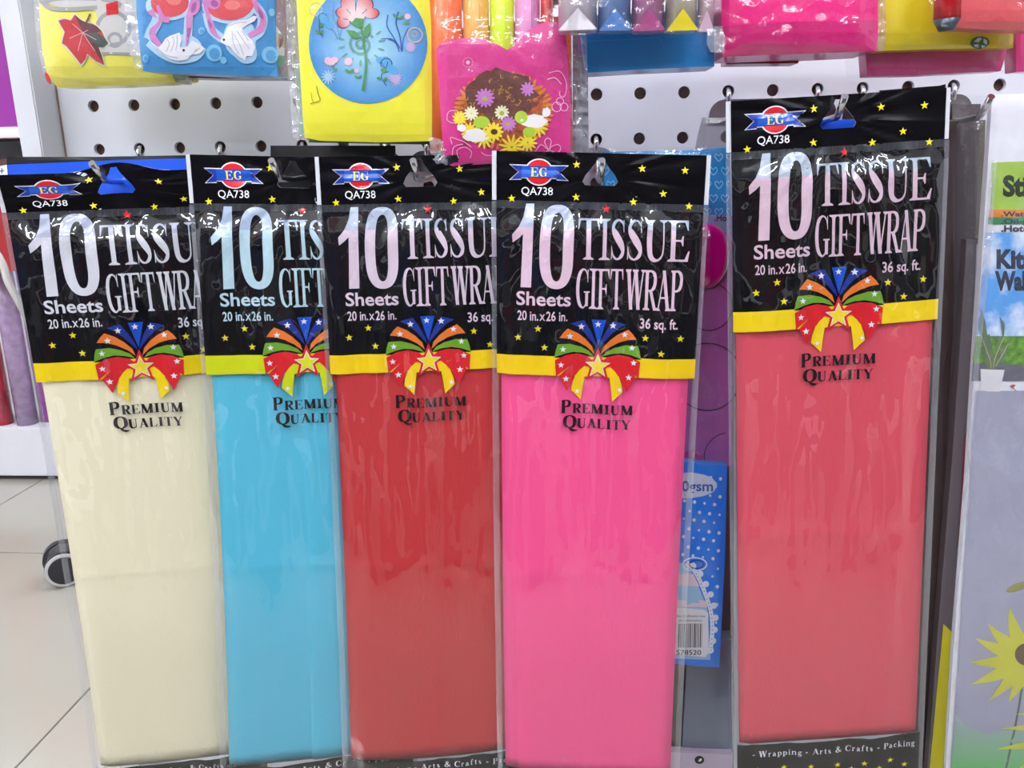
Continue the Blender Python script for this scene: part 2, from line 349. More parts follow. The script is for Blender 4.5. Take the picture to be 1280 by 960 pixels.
# gondola post at the left of the board: front flange, side
t = thing('gondola_post', 'white painted upright post at the left edge of the pegboard', 'post', (-.053, -.02, FLOOR))
box('post_body', (-.0648, -.044, FLOOR), (-.0405, .03, .5), M_post, t, bev=.0015)
box('post_seam', (-.0400, -.0015, -.3), (-.0390, .001, .5), M_dark, t)

# unseen gondola of dark cartons, added so the bag film has something to reflect
t = thing('added_gondola', 'white gondola added behind the camera for the film to reflect', 'shelf', (.4, -2.7, FLOOR))
box('plinth', (-2.6, -3.0, FLOOR), (3.4, -2.42, FLOOR+.12), M_white, t)
box('back_panel', (-2.6, -3.0, FLOOR+.12), (3.4, -2.94, .85), mat('dark_panel', (70, 66, 72), .6), t)
for z in (-.55, -.15, .28, .70): box('shelf_board', (-2.6, -2.95, z), (3.4, -2.5, z+.025), M_white, t)
q = random.Random(4)
for z in (FLOOR+.121, -.524, -.124, .306):
    x = -2.55
    while x < 3.2:
        wd = q.uniform(.14, .3); c_ = q.choice([(50, 42, 60), (100, 30, 40), (34, 56, 96), (150, 142, 130), (30, 30, 34), (60, 74, 50), (36, 34, 40)])
        c = box('added_carton', (x, -2.9, z), (x+wd-.01, -2.55, z+q.uniform(.28, .365)), mat('carton_%d_%d_%d' % c_, c_, .4), bev=.002)
        tag(c, 'plain coloured carton added behind the camera for reflections', 'carton', 'added cartons for reflections'); x += wd
for k_, (x0, x1) in enumerate(((-1.35, -1.0), (-.62, -.30), (.02, .42), (.80, 1.10), (1.45, 1.9))):  # unseen dark bins, added so the film mirrors dark and bright bands
    b_ = box('added_bin', (x0, -1.95, FLOOR), (x1, -1.45, FLOOR+.62), mat('bin_charcoal', (44, 42, 46), .5), bev=.01)
    tag(b_, 'charcoal bin added for dark film reflections, number %s from the left behind the camera' % ('one', 'two', 'three', 'four', 'five')[k_], 'bin', 'added bins for reflections')
# far shelf unit seen at the left
YF = 1.526
t = thing('shelf_unit', 'white shelf unit with plinth standing across the aisle at far left', 'shelf', (-1.3, YF+.25, FLOOR))
box('plinth', (-2.2, YF, FLOOR+.014), (-.1, YF+.5, FLOOR+.178), M_white, t, bev=.003)
box('plinth_shadow_strip', (-2.2, YF+.012, FLOOR), (-.1, YF+.49, FLOOR+.0139), mat('plinth_shadow_dark', (40, 34, 34), .7), t)  # dark box stands in for the shadow under the plinth
box('back_panel', (-2.2, YF+.45, FLOOR+.178), (-.1, YF+.5, 1.2), M_white, t)
box('shelf_board', (-2.2, YF-.02, .008), (-.1, YF+.45, .038), M_white, t, bev=.002)
box('shelf_board', (-2.2, YF+.06, -.075), (-.1, YF+.45, -.05), mat('brown_board', (112, 70, 66), .6), t)
zt = FLOOR+.178
M_redroll = mat('red_foil_roll', (190, 40, 66), .2, coat=.6, var=.5, vscale=28, stretch=(1, 1, .6))
M_purroll = mat('lilac_foil_roll', (160, 136, 172), .22, coat=.5, var=.25, vscale=40)
M_magroll = mat('magenta_foil_roll', (170, 84, 170), .22, coat=.5, var=.3, vscale=40)
def roll(x, y, r, h, m, label, grp=None):
    t = thing('gift_wrap_roll', label, 'gift wrap roll', (x, y, zt), grp)
    tube('wrapped_paper', [(x, y, zt), (x, y, zt+h)], r, m, t, 18)
    tube('paper_core', [(x, y, zt+h-.001), (x, y, zt+h+.006)], r*.55, mat('cardboard', (150, 120, 90), .8), t, 12)
def fx(px, Y, z=zt+.01):
    # x on depth Y at height z for a column px near y=530
    return at(px, 535, Y)[0]
roll(fx(5, YF+.05), YF+.05, .033, .50, M_redroll, 'red foil gift wrap roll standing on the far white plinth')
roll(fx(36, YF+.05), YF+.05, .032, .66, M_purroll, 'pale lilac gift wrap roll right of the red foil roll')
roll(fx(61, YF+.07), YF+.09, .031, .60, M_magroll, 'magenta gift wrap roll partly behind the cream tissue pack')
roll(fx(-26, YF+.06), YF+.06, .036, .62, M_redroll, 'red foil gift wrap roll cut off by the left picture edge')
p = at(12, 330, 1.35)
t = box('red_carton', (p[0]-.22, 1.35, p[2]-.02), (p[0]+.13, 1.50, at(0, 236, 1.35)[2]), mat('red_card', (150, 26, 30), .4)); tag(t, 'plain red carton hanging behind the left edge of the cream tissue pack', 'carton')
t = box('purple_carton', (at(0, 60, YF)[0]-.3, YF+.02, .0385), (at(12, 100, YF)[0]+.0, YF+.3, .40), mat('purple_card', (132, 28, 134), .35)); tag(t, 'purple carton on the far shelf at the top left edge', 'carton')
t = box('pink_carton', (at(14, 100, YF)[0]+.002, YF+.05, .0385), (at(40, 100, YF)[0], YF+.3, .34), mat('pink_card', (226, 190, 222), .35)); tag(t, 'pale pink carton beside the purple carton on the far shelf', 'carton')
# curved bar at the left edge
Pb = [at(-30, 290, -.05), at(-8, 312, -.06), at(4, 332, -.07), at(10, 352, -.08), at(24, 378, -.085), at(36, 402, -.085), at(44, 440, -.08)]
Pb = [Vector(q) for q in cr([tuple(q) for q in Pb], 5)]
t = tube('curved_bar', Pb, .0042, mat('grey_plastic_coat', (168, 164, 158), .25), seg=12); tag(t, 'curved grey bar reaching behind the left edge of the cream tissue pack', 'bar')

# caster of a trolley at lower left
M_tyre = mat('black_rubber', (34, 33, 38), .45); M_rim = mat('grey_rim', (196, 194, 194), .4)
cc = onfloor(84, 726); R = .045
t = thing('trolley_caster', 'black twin-wheel caster with pale grey ring on the tiled floor', 'caster wheel', cc)
def disc(name, r, y0, y1, m, off=(0, 0), bev=.006):
    bm = bmesh.new(); bmesh.ops.create_cone(bm, cap_ends=True, segments=40, radius1=r, radius2=r, depth=abs(y1-y0), matrix=Matrix.Rotation(math.pi/2, 4, 'X'))
    if bev: bmesh.ops.bevel(bm, geom=[e for e in bm.edges if len(e.link_faces) == 2 and e.calc_face_angle(0) > 1], offset=bev, segments=3, affect='EDGES')
    return obj(name, from_bm(bm, name, False), m, t, (off[0], (y0+y1)/2, R+off[1]))
disc('wheel', R*1.04, .014, .048, M_tyre, (-.001, .002)); disc('wheel', R*.97, -.034, -.012, M_tyre, (0, -.001)); t.rotation_euler = (0, 0, math.radians(30))
disc('ring', R*.95, -.037, -.0341, M_rim, bev=.001); disc('hub_cap', R*.78, -.041, -.0371, M_tyre, bev=.002)
disc('axle', .008, -.012, .012, M_steel, bev=0)
bm = bmesh.new(); g = bmesh.ops.create_uvsphere(bm, u_segments=24, v_segments=14, radius=1, matrix=Matrix.Diagonal((R*1.12, .030, R*1.14, 1)))
bmesh.ops.delete(bm, geom=[v for v in bm.verts if v.co.z < -.002 or v.co.x > R*1.2], context='VERTS')
obj('hood', from_bm(bm, 'hood', True), M_tyre, t, (.012, .006, R+.004))
tube('stem', [Vector(cc)+Vector((.02, 0, R*1.9)), Vector(cc)+Vector((.03, 0, .13))], .007, M_steel, t)
tube('trolley_leg', [Vector(cc)+Vector((.02, 0, .13)), Vector(cc)+Vector((.26, .02, .15))], .012, M_steel, t)

# ------------------------------------------------------------------ hooks
def hook(tip, bx, bz, prongs, label, ln=.203):
    """tip: end of rod; bx: x of plate centre; plate under the holes of row bz"""
    t = thing('display_hook', label, 'hook', (bx, 0, bz-.03), 'chrome hooks on the pegboard')
    L = Vector(t.location)
    zs = tip[2]-.017; hw = (max(prongs)-min(prongs))/2+.020
    # backplate with rounded upper corners
    zt, zb = bz-.0085, bz-.031; rr = .016; xl, xr = bx-hw, bx+hw
    P = [(xl, zb), (xr, zb)]+[(xr-rr+rr*math.cos(a), zt-rr+rr*math.sin(a)) for a in np.linspace(0, math.pi/2, 7)]+[(xl+rr+rr*math.cos(a), zt-rr+rr*math.sin(a)) for a in np.linspace(math.pi/2, math.pi, 7)]
    bm = bmesh.new(); f = bm.faces.new([bm.verts.new((x-L.x, -.004-L.y, z-L.z)) for x, z in P])
    g = bmesh.ops.extrude_face_region(bm, geom=[f]); bmesh.ops.translate(bm, verts=[v for v in g['geom'] if isinstance(v, bmesh.types.BMVert)], vec=(0, .003, 0))
    bmesh.ops.recalc_face_normals(bm, faces=bm.faces[:]); obj('backplate', from_bm(bm, 'backplate'), M_chrome, t)
    for x in prongs:
        tube('prong', [(x, -.0025, zt-.006), (x, -.0035, bz-.003), (x, .001, bz+.0015), (x, .008, bz+.002)], .0028, M_chrome, t, 8)
    sh = [(bx, -.003, zb+.006), (bx+(tip[0]-bx)*.15, -.03, zs), (tip[0]+(bx-tip[0])*.1, tip[1]+.045, zs-.001), (tip[0], tip[1]+.012, zs+.001), (tip[0]+.0005, tip[1]+.004, zs+.008), (tip[0], tip[1]-.006, tip[2])]
    tube('rod', sh, .0030, M_chrome, t, 10)
HK = [([.1114, -.203, -.0608], 2*S, -S, (S, 3*S)), ([.2734, -.203, -.0616], 6*S, -S, (5*S, 7*S)), ([.3983, -.203, -.0639], 8.5*S, -S, (8*S, 9*S)),
      ([.5608, -.209, -.0668], 12*S, -S, (12*S,)), ([.7611, -.2, -.0191], 16*S, 0, (15*S, 17*S))]
for h, nm in zip(HK, ('cream', 'light blue', 'red', 'bright pink', 'coral red right-hand')):
    hook((h[0][0], h[0][1]-.014, h[0][2]), h[1], h[2], h[3], 'chrome display hook carrying the %s tissue pack' % nm)
q = at(1235, 121, -.20); hook(tuple(q), 19*S, 0, (18*S, 20*S), 'chrome display hook with bent tip right of the coral tissue pack')

# ------------------------------------------------------------------ tissue packs
F_bag = film('bag_film', haze=.003, gain=2.7, rough=.02, crinkle=.55, scale=11, fine=34, dist=.004, fw=.15)
F_edge = film('bag_edge_film', haze=.16, gain=2.0, rough=.1, crinkle=.4, scale=40, fine=120)
M_black = mat('black_print', (9, 8, 13), .25, coat=.0, bump=.3, bscale=26, var=.1, stretch=(1, 1, .45), spec=.22)
M_seal = mat('heat_seal', (46, 48, 54), .3, coat=.3, bump=1.0, bscale=400, stretch=(1, 1, .12))
M_whitestrip = mat('white_strip', (206, 207, 214), .4)
M_blueprint = mat('blue_print', (24, 84, 200), .25, coat=.5)
M_navy = mat('navy_print', (30, 56, 150), .25, coat=.5)
M_star = mat('star_yellow', (236, 224, 20), .3, coat=.3)
M_redp = mat('red_print', (222, 34, 44), .25, coat=.5)
M_orange = mat('orange_print', (236, 124, 44), .25, coat=.5)
M_green = mat('green_print', (112, 168, 40), .25, coat=.5)
M_wp = mat('white_print', (232, 230, 238), .3, coat=.3)
M_ink = mat('black_ink', (28, 18, 20), .3, coat=.2)
M_gold = mat('gold_print', (250, 226, 90), .3)

WARP = {1: ([8.55, 3.87, -0.44, 1.19, -0.33, 0.06], [-4.11, 0.59, 1.27, 1.07, 0.41, 0.0], .2967),
        2: ([12.98, -1.88, 0.86, -2.11, -0.46, 0.0], [-2.27, -3.77, -0.84, -1.92, 0.26, 0.06], .1396),
        3: ([2.54, -2.28, 0.06, -1.74, -0.2, -0.11], [-0.96, -0.38, -1.91, -1.52, 0.24, 0.02], .0524),
        4: ([-0.3, -0.21, 2.22, -0.16, 0.15, 0.43], [0.94, -4.0, -0.38, 0.11, 0.2, -0.12], .0349),
        5: ([0.15, -1.37, -6.21, -0.53, -0.0, -0.49], [-2.78, 3.95, -0.24, -0.91, 0.13, 0.13], .0175)}
def sstep(x): x = max(0, min(1, x)); return x*x*(3-2*x)
def nz(x, y, z=0): return noise.noise(Vector((x, y, z)))
class Pack:
    def __init__(s, j):
        s.j = j; s.H = Vector(HK[j-1][0]); s.cx, s.cz, yw = WARP[j]
        s.t = Vector((math.cos(yw), math.sin(yw), 0)); s.n = Vector((math.sin(yw), -math.cos(yw), 0)); s.seed = j*17.3
    def flat(s, u, v, d):
        a, b = u/100, v/100; q = (1, a, b, a*b, b*b, a*a)
        x = u+sum(k*c for k, c in zip(q, s.cx)); z = v+sum(k*c for k, c in zip(q, s.cz))
        if s.j == 1 and v > -40: z -= 10*sstep((v+40)/44)*(sstep(abs(u-4)/42)*.8+.12); d += 6*sstep((v+40)/44)*sstep(abs(u)/60)
        return s.H+s.t*(x/1000)+Vector((0, 0, z/1000))+s.n*(d/1000)
    def depth(s, u, v):
        k = sstep((-40-v-5*nz(u/22, .5, s.seed))/(30+20*nz(u/14, 2.5, s.seed))); e = 1-min(1, abs(u)/95)**8
        sd = s.seed
        wr = 2.9*nz(u/24, v/170, sd)+.7*nz(u/10, v/60, sd+5)+.35*nz(u/6+.3*v/20, v/18, sd+9)
        big = 1.6*nz(u/45, v/120, sd+2)
        # folds radiating from the hang hole
        r = math.hypot(u, v+14); a = math.atan2(u, -(v+14)); rad = .9*math.exp(-max(0, r-14)/75)*sstep((r-10)/22)*(nz(a*5, 3.1, sd)+.8*nz(a*12, 7.7, sd))*2.5
        top = .5*nz(u/30, v/14, sd+20)*(1-k)
        q = 4.9+wr*1.25+big
        q = q if q > 3.6 else 3.6-.9*(1-math.exp(-(3.6-q)/.9))
        return 2.2+k*e*q+rad*e+top
    def film(s, u, v, d): return s.flat(u, v, s.depth(u, v)+d)
    def block(s, top):   # tissue surface
        return lambda u, v, d: s.flat(u, v, d+.25*nz(u/30, v/90, s.seed+40)+.7*math.exp(-((v+402+4*nz(u/40, 0, s.seed))/5)**2))

BOW = dict(blue=[[(630, 145), (705, 145), (668, 275)]],
  navy=[[(522, 168), (555, 158), (592, 150), (628, 205), (652, 255), (662, 290), (640, 262), (600, 218), (560, 186)]],
  orange=[[(465, 240), (485, 214), (508, 193), (560, 215), (600, 243), (636, 280), (648, 318), (610, 284), (560, 258), (510, 244)]],
  green=[[(440, 337), (447, 300), (457, 272), (520, 270), (580, 284), (622, 305), (643, 330), (590, 314), (540, 310), (490, 320)]],
  red=[[(443, 352), (500, 326), (560, 318), (615, 330), (650, 365), (640, 385), (602, 382), (550, 430), (508, 510), (466, 432), (517, 385), (470, 418), (449, 435)]],
  yellow=[[(600, 380), (628, 402), (622, 436), (600, 436), (590, 500), (583, 558), (555, 530), (530, 508), (536, 470), (552, 430), (574, 402)]])
def bowmap(P, mir=False): return [(1.5+((1330-x if mir else x)-665)*.175, -165-(y-272)*.187) for x, y in P]
WS = [(484, 297, 15), (520, 232, 16), (578, 182, 16), (663, 167, 15), (740, 172, 16), (803, 217, 15), (842, 283, 15), (853, 357, 15), (830, 432, 16), (475, 376, 15), (502, 447, 16), (562, 512, 13), (784, 496, 13)]
YS = [(-77.5, -35.3), (-20.9, -5.2), (-20.7, -33), (36.1, -7.3), (73, -8.1), (55.2, -28.4), (29.6, -36), (78.1, -38.6), (-53.2, -151.2), (-71.3, -159.7), (-47.1, -168.6), (44.3, -157.6), (76, -157.2), (58.8, -171.5)]
HOLE = [(-13, -22.5), (-15.5, -19.5), (-13, -14), (-8, -8), (-4.2, -3), (-2.5, 1.2), (2.5, 1.2), (4.2, -3), (8, -8), (13, -14), (15.5, -19), (13, -22.5)]

def holed_rect(x0, x1, y0, y1, hole):
    """rectangle with a hang hole as bands of quads left and right of it"""
    ys = sorted({round(y, 3) for _, y in hole}); out = []
    hy0, hy1 = ys[0], ys[-1]
    out += [[(x0, y0), (x1, y0), (x1, hy0), (x0, hy0)], [(x0, hy1), (x1, hy1), (x1, y1), (x0, y1)]]
    half = len(hole)//2
    Lp = sorted([p for p in hole if p[0] < 0], key=lambda p: p[1]); Rp = sorted([p for p in hole if p[0] > 0], key=lambda p: p[1])
    def xa(P, y):
        for a, b in zip(P, P[1:]):
            if a[1] <= y <= b[1]+1e-9: return a[0]+(b[0]-a[0])*((y-a[1])/((b[1]-a[1]) or 1))
        return P[-1][0]
    for a, b in zip(ys, ys[1:]):
        out.append([(x0, a), (xa(Lp, a), a), (xa(Lp, b), b), (x0, b)])
        out.append([(xa(Rp, a), a), (x1, a), (x1, b), (xa(Rp, b), b)])
    return out

def make_pack(j, label, rgb, tint, top_tint, band, folds=(), curve=0):
    P = Pack(j)
    root = thing('tissue_paper_pack', label, 'tissue paper pack', P.H, 'packs of gift wrap tissue paper')
    fm = P.film
    M_t = mat('tissue_paper_%d' % j, rgb, .85, var=.035, vscale=9, bump=.25, bscale=500, stretch=(1, 1, .4), spec=.2)
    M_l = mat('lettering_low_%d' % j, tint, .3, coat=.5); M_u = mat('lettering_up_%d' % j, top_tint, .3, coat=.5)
    M_b = mat('band_%d' % j, band, .3, coat=.5)
    # folded sheets
    zb = -637
    for k, (ua, ub, d0) in enumerate(folds):
        bm = bmesh.new(); vs = sorted(list(np.linspace(-60, zb, 44))+[-394, -398, -402, -406, -410], reverse=True); us = list(np.linspace(ua, ub, 18)); f = P.block(0); G = []
        for v in vs:
            row = []
            for u in us:
                e = min((u-ua), (ub-u)); lift = d0*(1-math.exp(-(e+.15)/1.3))*(.5+.5*sstep((-60-v)/30))
                vv = v+curve*((u/90)**2-.6) if v == vs[-1] else v
                row.append(bm.verts.new(Vector(f(u, vv, lift))-P.H))
            G.append(row)
        for a, b in zip(G, G[1:]):
            for i in range(len(us)-1): bm.faces.new((a[i], b[i], b[i+1], a[i+1]))
        # back and sides so that it is a solid pad
        g = bmesh.ops.extrude_face_region(bm, geom=bm.faces[:]); vv = [x for x in g['geom'] if isinstance(x, bmesh.types.BMVert)]
        bmesh.ops.translate(bm, verts=vv, vec=-P.n*.0012); bmesh.ops.recalc_face_normals(bm, faces=bm.faces[:])
        obj('folded_sheet', from_bm(bm, 'folded_sheet', True), M_t, root)
    # backing header card behind (white, seen as the pale edges)
    cut = 3.5
    sheet(holed_rect(-95, 95, -37, 5, HOLE), lambda u, v, d: P.flat(u, v, 1.2), 'header_card', M_whitestrip, root, cut=12)
    # black printed area with hang hole, down to the band
    def topy(u): return 5
    sheet(holed_rect(-91, 91, -176.5, 5, HOLE), fm, 'black_print', M_black, root, cut=cut, lift=.25, smooth=True)
    sheet([[(-91, -43.5), (91, -43.5), (91, -37), (-91, -37)]], fm, 'heat_seal', M_seal, root, cut=cut, lift=.4, smooth=True)
    sheet([[(-91, -195), (91, -195), (91, -176.5), (-91, -176.5)]], fm, 'yellow_band', M_b, root, cut=cut, lift=.25, smooth=True)
    # clear bag
    sheet([[(-95, -700), (95, -700), (95, -43), (-95, -43)]], fm, 'clear_bag', F_bag, root, cut=3.5, lift=1.7, smooth=True)
    sheet([[(-95.5, -700), (-89.5, -700), (-89.5, -38), (-95.5, -38)], [(89.5, -700), (95.5, -700), (95.5, -38), (89.5, -38)]], lambda u, v, d: P.flat(u, v, P.depth(u, v)*.5+.6+d), 'side_seal', F_edge, root, cut=cut, lift=0, smooth=True)
    # numerals
    one = [[(-76.7, -70.2), (-70, -62), (-64.6, -39.5), (-57.5, -39.4), (-58.6, -76), (-59.7, -113.4), (-69.2, -113.6), (-68.4, -88), (-67.6, -67), (-71, -69.5), (-76.2, -74.5)]]
    one = [[(-76.9, -66.5), (-71, -59.5), (-67, -51), (-64.6, -39.5), (-57.5, -39.4), (-59.7, -113.4), (-69.2, -113.6), (-67.2, -66), (-71.5, -70), (-76.4, -73.5)]]
    zero = ribbon([(x, y, wd) for x, y, wd in ((-36, -43.3, 7), (-42.6, -46.3, 8.4), (-46.3, -56, 9), (-47.8, -76, 9.4), (-47.2, -96, 9.2), (-43.6, -107.3, 8), (-37.2, -110.6, 7), (-31, -107.3, 8), (-27.6, -96, 9.2), (-27, -76, 9.4), (-26.8, -56, 9), (-29.8, -46.3, 8.4))], 5, True)
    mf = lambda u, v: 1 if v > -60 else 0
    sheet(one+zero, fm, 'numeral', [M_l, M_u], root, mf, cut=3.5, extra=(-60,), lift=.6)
    ttl = []
    for c, a, b in (('T', -18.8, .9), ('I', 0, 10.3), ('S', 9.8, 24.2), ('S', 24, 39.6), ('U', 40, 61), ('E', 60.5, 80.5)): ttl += put(glyph(c), a, b, -87, -51)
    for c, a, b in (('G', -20, -7), ('I', -7.6, 0), ('F', -.4, 11.5), ('T', 11, 23), ('W', 25, 42.5), ('R', 40.8, 53.5), ('A', 52, 65.5), ('P', 64.4, 77)): ttl += put(glyph(c), a, b, -131.5, -95)
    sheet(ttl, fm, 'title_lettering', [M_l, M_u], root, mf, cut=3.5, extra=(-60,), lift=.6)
    for tx in (('Sheets', -73, -23.8, -129.5, 12.3, .018), ('20 in.', -72, -53, -143.5, 8.6, .014), ('x', -51.8, -46.8, -143.5, 9.2, 0), ('26 in.', -45.8, -26.5, -143.5, 8.6, .014), ('36 sq. ft.', 39, 73, -148.4, 9.2, .015)):
        sheet(sans(*tx), fm, 'small_lettering', M_l, root, cut=3.5, lift=.6)
    sheet(sans('QA738', -69, -41.2, -31.8, 6.6, .004), fm, 'small_lettering', M_wp, root, cut=3.5, lift=.6)
    # emblem: red disc behind a blue pennant banner with white outline
    cx, cy = -53.6, -12.3
    def ban(k):
        return [[(cx-24.7-k*1.6, cy+5.6+k*.7), (cx-13, cy+5.2+k), (cx+13, cy+5.2+k), (cx+24.7+k*1.6, cy+5.6+k*.7), (cx+17.8+k*.4, cy), (cx+24.7+k*1.6, cy-6.4-k*.7), (cx+15.5, cy-5.8-k), (cx+15.5, cy-4.6-k), (cx-15.5, cy-4.6-k), (cx-15.5, cy-5.8-k), (cx-24.7-k*1.6, cy-6.4-k*.7), (cx-17.8-k*.4, cy)]]
    em = obj('emblem', None, parent=root)
    def es(pl, nm, m, li): return sheet(pl, fm, nm, m, em, cut=3.5, lift=li)
    es([ell(cx, cy, 12.6, 11.6, 28)]+ban(.9), 'emblem_outline', M_wp, .55)
    es([ell(cx, cy, 11.5, 10.5, 28)], 'emblem_disc', M_redp, .75); es(ban(0), 'emblem_banner', M_navy, .95)
    es([[(cx-15, cy-4.2), (cx+15, cy-4.2), (cx+15, cy+4.6), (cx-15, cy+4.6)]], 'banner_panel', mat('bright_blue_print', (24, 84, 190), .25, coat=.5), 1.1)
    es(put(glyph('E'), cx-7.4, cx-.6, cy-3.6, cy+3.9)+put(glyph('G'), cx-.2, cx+7.2, cy-3.6, cy+3.9), 'emblem_lettering', M_gold, 1.3)
    for u, v in YS: sheet([star(u, v, 3.6, 1.5, rot=.1*math.sin(u), up=1)], fm, 'star_print', M_star, root, lift=.65)
    sheet([star(5.8, -42.5, 4.3, 1.9)], fm, 'red_star', M_redp, root, lift=.7)
    # ribbon bow print
    bow = obj('ribbon_bow', None, parent=root)
    def bs(k, nm, m, li=.75):
        pl = [bowmap(p) for p in BOW[k]]+([bowmap(p, True) for p in BOW[k]] if k != 'blue' else [])
        return sheet(pl, fm, nm, m, bow, cut=3.5, lift=li)
    blk = [[(515, 160), (600, 140), (730, 140), (815, 160), (880, 270), (890, 340), (720, 340), (665, 275), (610, 340), (440, 340), (455, 262)]]
    sheet([bowmap(p) for p in blk], fm, 'bow_shadow', M_black, bow, cut=3.5, lift=.45)
    bs('blue', 'blue_ray', M_blueprint); bs('navy', 'navy_ray', M_navy); bs('orange', 'orange_ray', M_orange); bs('green', 'green_ray', M_green)
    bs('red', 'red_loop', M_redp, .8); bs('yellow', 'yellow_tail', M_b if j != 1 else M_b, .85)
    sc_ = bowmap([(667, 375)])[0]
    sheet([star(sc_[0], sc_[1]-.6, 17.6, 7.4)], fm, 'red_star', M_redp, bow, cut=3.5, lift=1.0)
    sheet([star(sc_[0], sc_[1]-.9, 12.0, 5.2)], fm, 'star_outline', M_wp, bow, cut=3.5, lift=1.15)
    sheet([star(sc_[0], sc_[1]-.9, 10.3, 4.3)], fm, 'yellow_star', mat('bow_yellow_%d' % j, (246, 220, 40) if j != 2 else (225, 226, 30), .3, coat=.4), bow, cut=3.5, lift=1.3)
    for x, y, r in WS: sheet([star(*bowmap([(x, y)])[0], r*.21, r*.09)], fm, 'small_star', M_wp, bow, lift=1.4)
    # quality lettering
    sheet(serif('PREMIUM', -31.5, 35, -231.5, 9.4, 1.38, wt=(.29, .08))+serif('QUALITY', -29, 33.5, -246, 9.4, 1.32, wt=(.29, .08)), fm, 'quality_lettering', M_ink, root, cut=14, lift=.6)
    # bottom strip with wording and stars
    nb = 16
    def ub(u): return zb+curve*((u/90)**2-.6)
    us = list(np.linspace(-91, 91, nb)); strip = [[(a, -700), (b, -700), (b, ub(b)), (a, ub(a))] for a, b in zip(us, us[1:])]
    sheet(strip, fm, 'bottom_print', M_black, root, cut=cut, lift=.25, smooth=True)
    bt = []
    for s_, a, b in (('.', -77, -73), ('Wrapping', -70, -27), ('.', -24.5, -20.5), ('Arts & Crafts', -17, 43), ('.', 46.5, 50.5), ('Packing', 54, 86)):
        sheet(serif(s_, a, b, -652, 7.2, 1, .07), fm, 'bottom_lettering', M_wp, root, lift=.7)
    st = [star(-71+26.5*i, -667.5, 3.4, 1.4) for i in range(6)]+[star(76-26.5*i, -674.5, 3.4, 1.4) for i in range(6)]+[star(-84+26.5*i, -684, 3.4, 1.4) for i in range(6)]
    for q in st: sheet([q], fm, 'star_print', M_star, root, lift=.7)
    return P

make_pack(1, 'cream white tissue paper pack, leftmost of the five, on the lower hook row', (240, 232, 202), (224, 223, 232), (190, 195, 218), (250, 218, 8), [(-87, 87, 4.0)], curve=3)
make_pack(2, 'light blue tissue paper pack hanging between the cream and the red pack', (92, 190, 218), (194, 222, 234), (176, 194, 218), (212, 220, 16), [(-87, 87, 2.2), (-10, 86, 4.3)], curve=6)
make_pack(3, 'deep red tissue paper pack hanging between the blue and the bright pink pack', (196, 58, 62), (226, 206, 222), (186, 196, 216), (250, 212, 10), [(-87, 87, 4.0)], curve=6)
make_pack(4, 'bright pink tissue paper pack, in front of the red pack, fourth from left', (248, 88, 150), (236, 204, 222), (196, 204, 224), (250, 210, 12), [(-87, 86, 2.2), (-78, 84, 4.2)], curve=4)
make_pack(5, 'coral red tissue paper pack hanging higher than the others at the right', (218, 84, 100), (224, 194, 210), (184, 196, 212), (248, 216, 16), [(-88, 88, 4.0)], curve=0)

# ------------------------------------------------------------------ slabs drawn in the plane of the board at their own depth
class Slab:
    """bag or card at depth Y whose front bulges by b metres; drawings are laid on its front"""
    def __init__(s, name, label, cat, outline, Y, th, m, b=.004, group=None, part='body', cut=14):
        s.cut = cut; s.Y, s.b = Y, b; xs = [p[0] for p in outline]; ys = [p[1] for p in outline]
        s.c = ((min(xs)+max(xs))/2, (min(ys)+max(ys))/2); s.h = ((max(xs)-min(xs))/2+.01, (max(ys)-min(ys))/2+.01)
        base = at(s.c[0], max(ys), Y); s.root = thing(name, label, cat, base, group); L = Vector(s.root.location)
        bm = bmesh.new(); f = bm.faces.new([bm.verts.new((x, y, 0)) for x, y in outline]); bmesh.ops.triangulate(bm, faces=[f])
        for ax in (0, 1):
            lo, hi = (min(xs), max(xs)) if ax == 0 else (min(ys), max(ys)); k = (math.floor(lo/cut)+1)*cut
            while k < hi:
                bmesh.ops.bisect_plane(bm, geom=bm.verts[:]+bm.edges[:]+bm.faces[:], plane_co=(k, 0, 0) if ax == 0 else (0, k, 0), plane_no=(1, 0, 0) if ax == 0 else (0, 1, 0), dist=1e-5); k += cut
        g = bmesh.ops.extrude_face_region(bm, geom=bm.faces[:]); back = [v for v in g['geom'] if isinstance(v, bmesh.types.BMVert)]
        bs = set(back)
        for v in bm.verts:
            q = s.map(v.co.x, v.co.y, 0) if v not in bs else at(v.co.x, v.co.y, Y)+np.array([0, th, 0])
            v.co = Vector(q)-L
        bmesh.ops.recalc_face_normals(bm, faces=bm.faces[:])
        s.body = obj(part, from_bm(bm, part, False), m, s.root)
    def map(s, x, y, d):
        e = (1-min(1, abs((x-s.c[0])/s.h[0]))**5)*(1-min(1, abs((y-s.c[1])/s.h[1]))**5)
        q = at(x, y, s.Y); return q+np.array([0, -(s.b*e+.0008*nz(x/22, y/22, s.Y*90)*e+d), 0])
    def draw(s, polys, name, m, lift=.0004):
        return sheet(polys, s.map, name, m, s.root, cut=s.cut, lift=lift*.55+.0005)
    def film(s, poly, name='clear_wrap', m=None, lift=.003, cut=7, amp=.0016, sc_=(26, 26)):
        f = lambda x, y, d: s.map(x, y, d)+np.array([0, -amp*(nz(x/sc_[0], y/sc_[1], 3+s.Y*50)+.5*nz(x/sc_[0]*2.6, y/sc_[1]*2.6, 8)), 0])
        return sheet([poly], f, name, m or F_wrap, s.root, cut=cut, lift=lift, smooth=True)
F_wrap = film('wrap_film', haze=.010, gain=1.5, rough=.05, crinkle=.5, scale=30, fine=110, stretch=(1, 1, 1))
F_side = film('wrap_side_film', haze=.22, gain=2.2, rough=.1, crinkle=.8, scale=60, fine=160, stretch=(1, 1, 1))
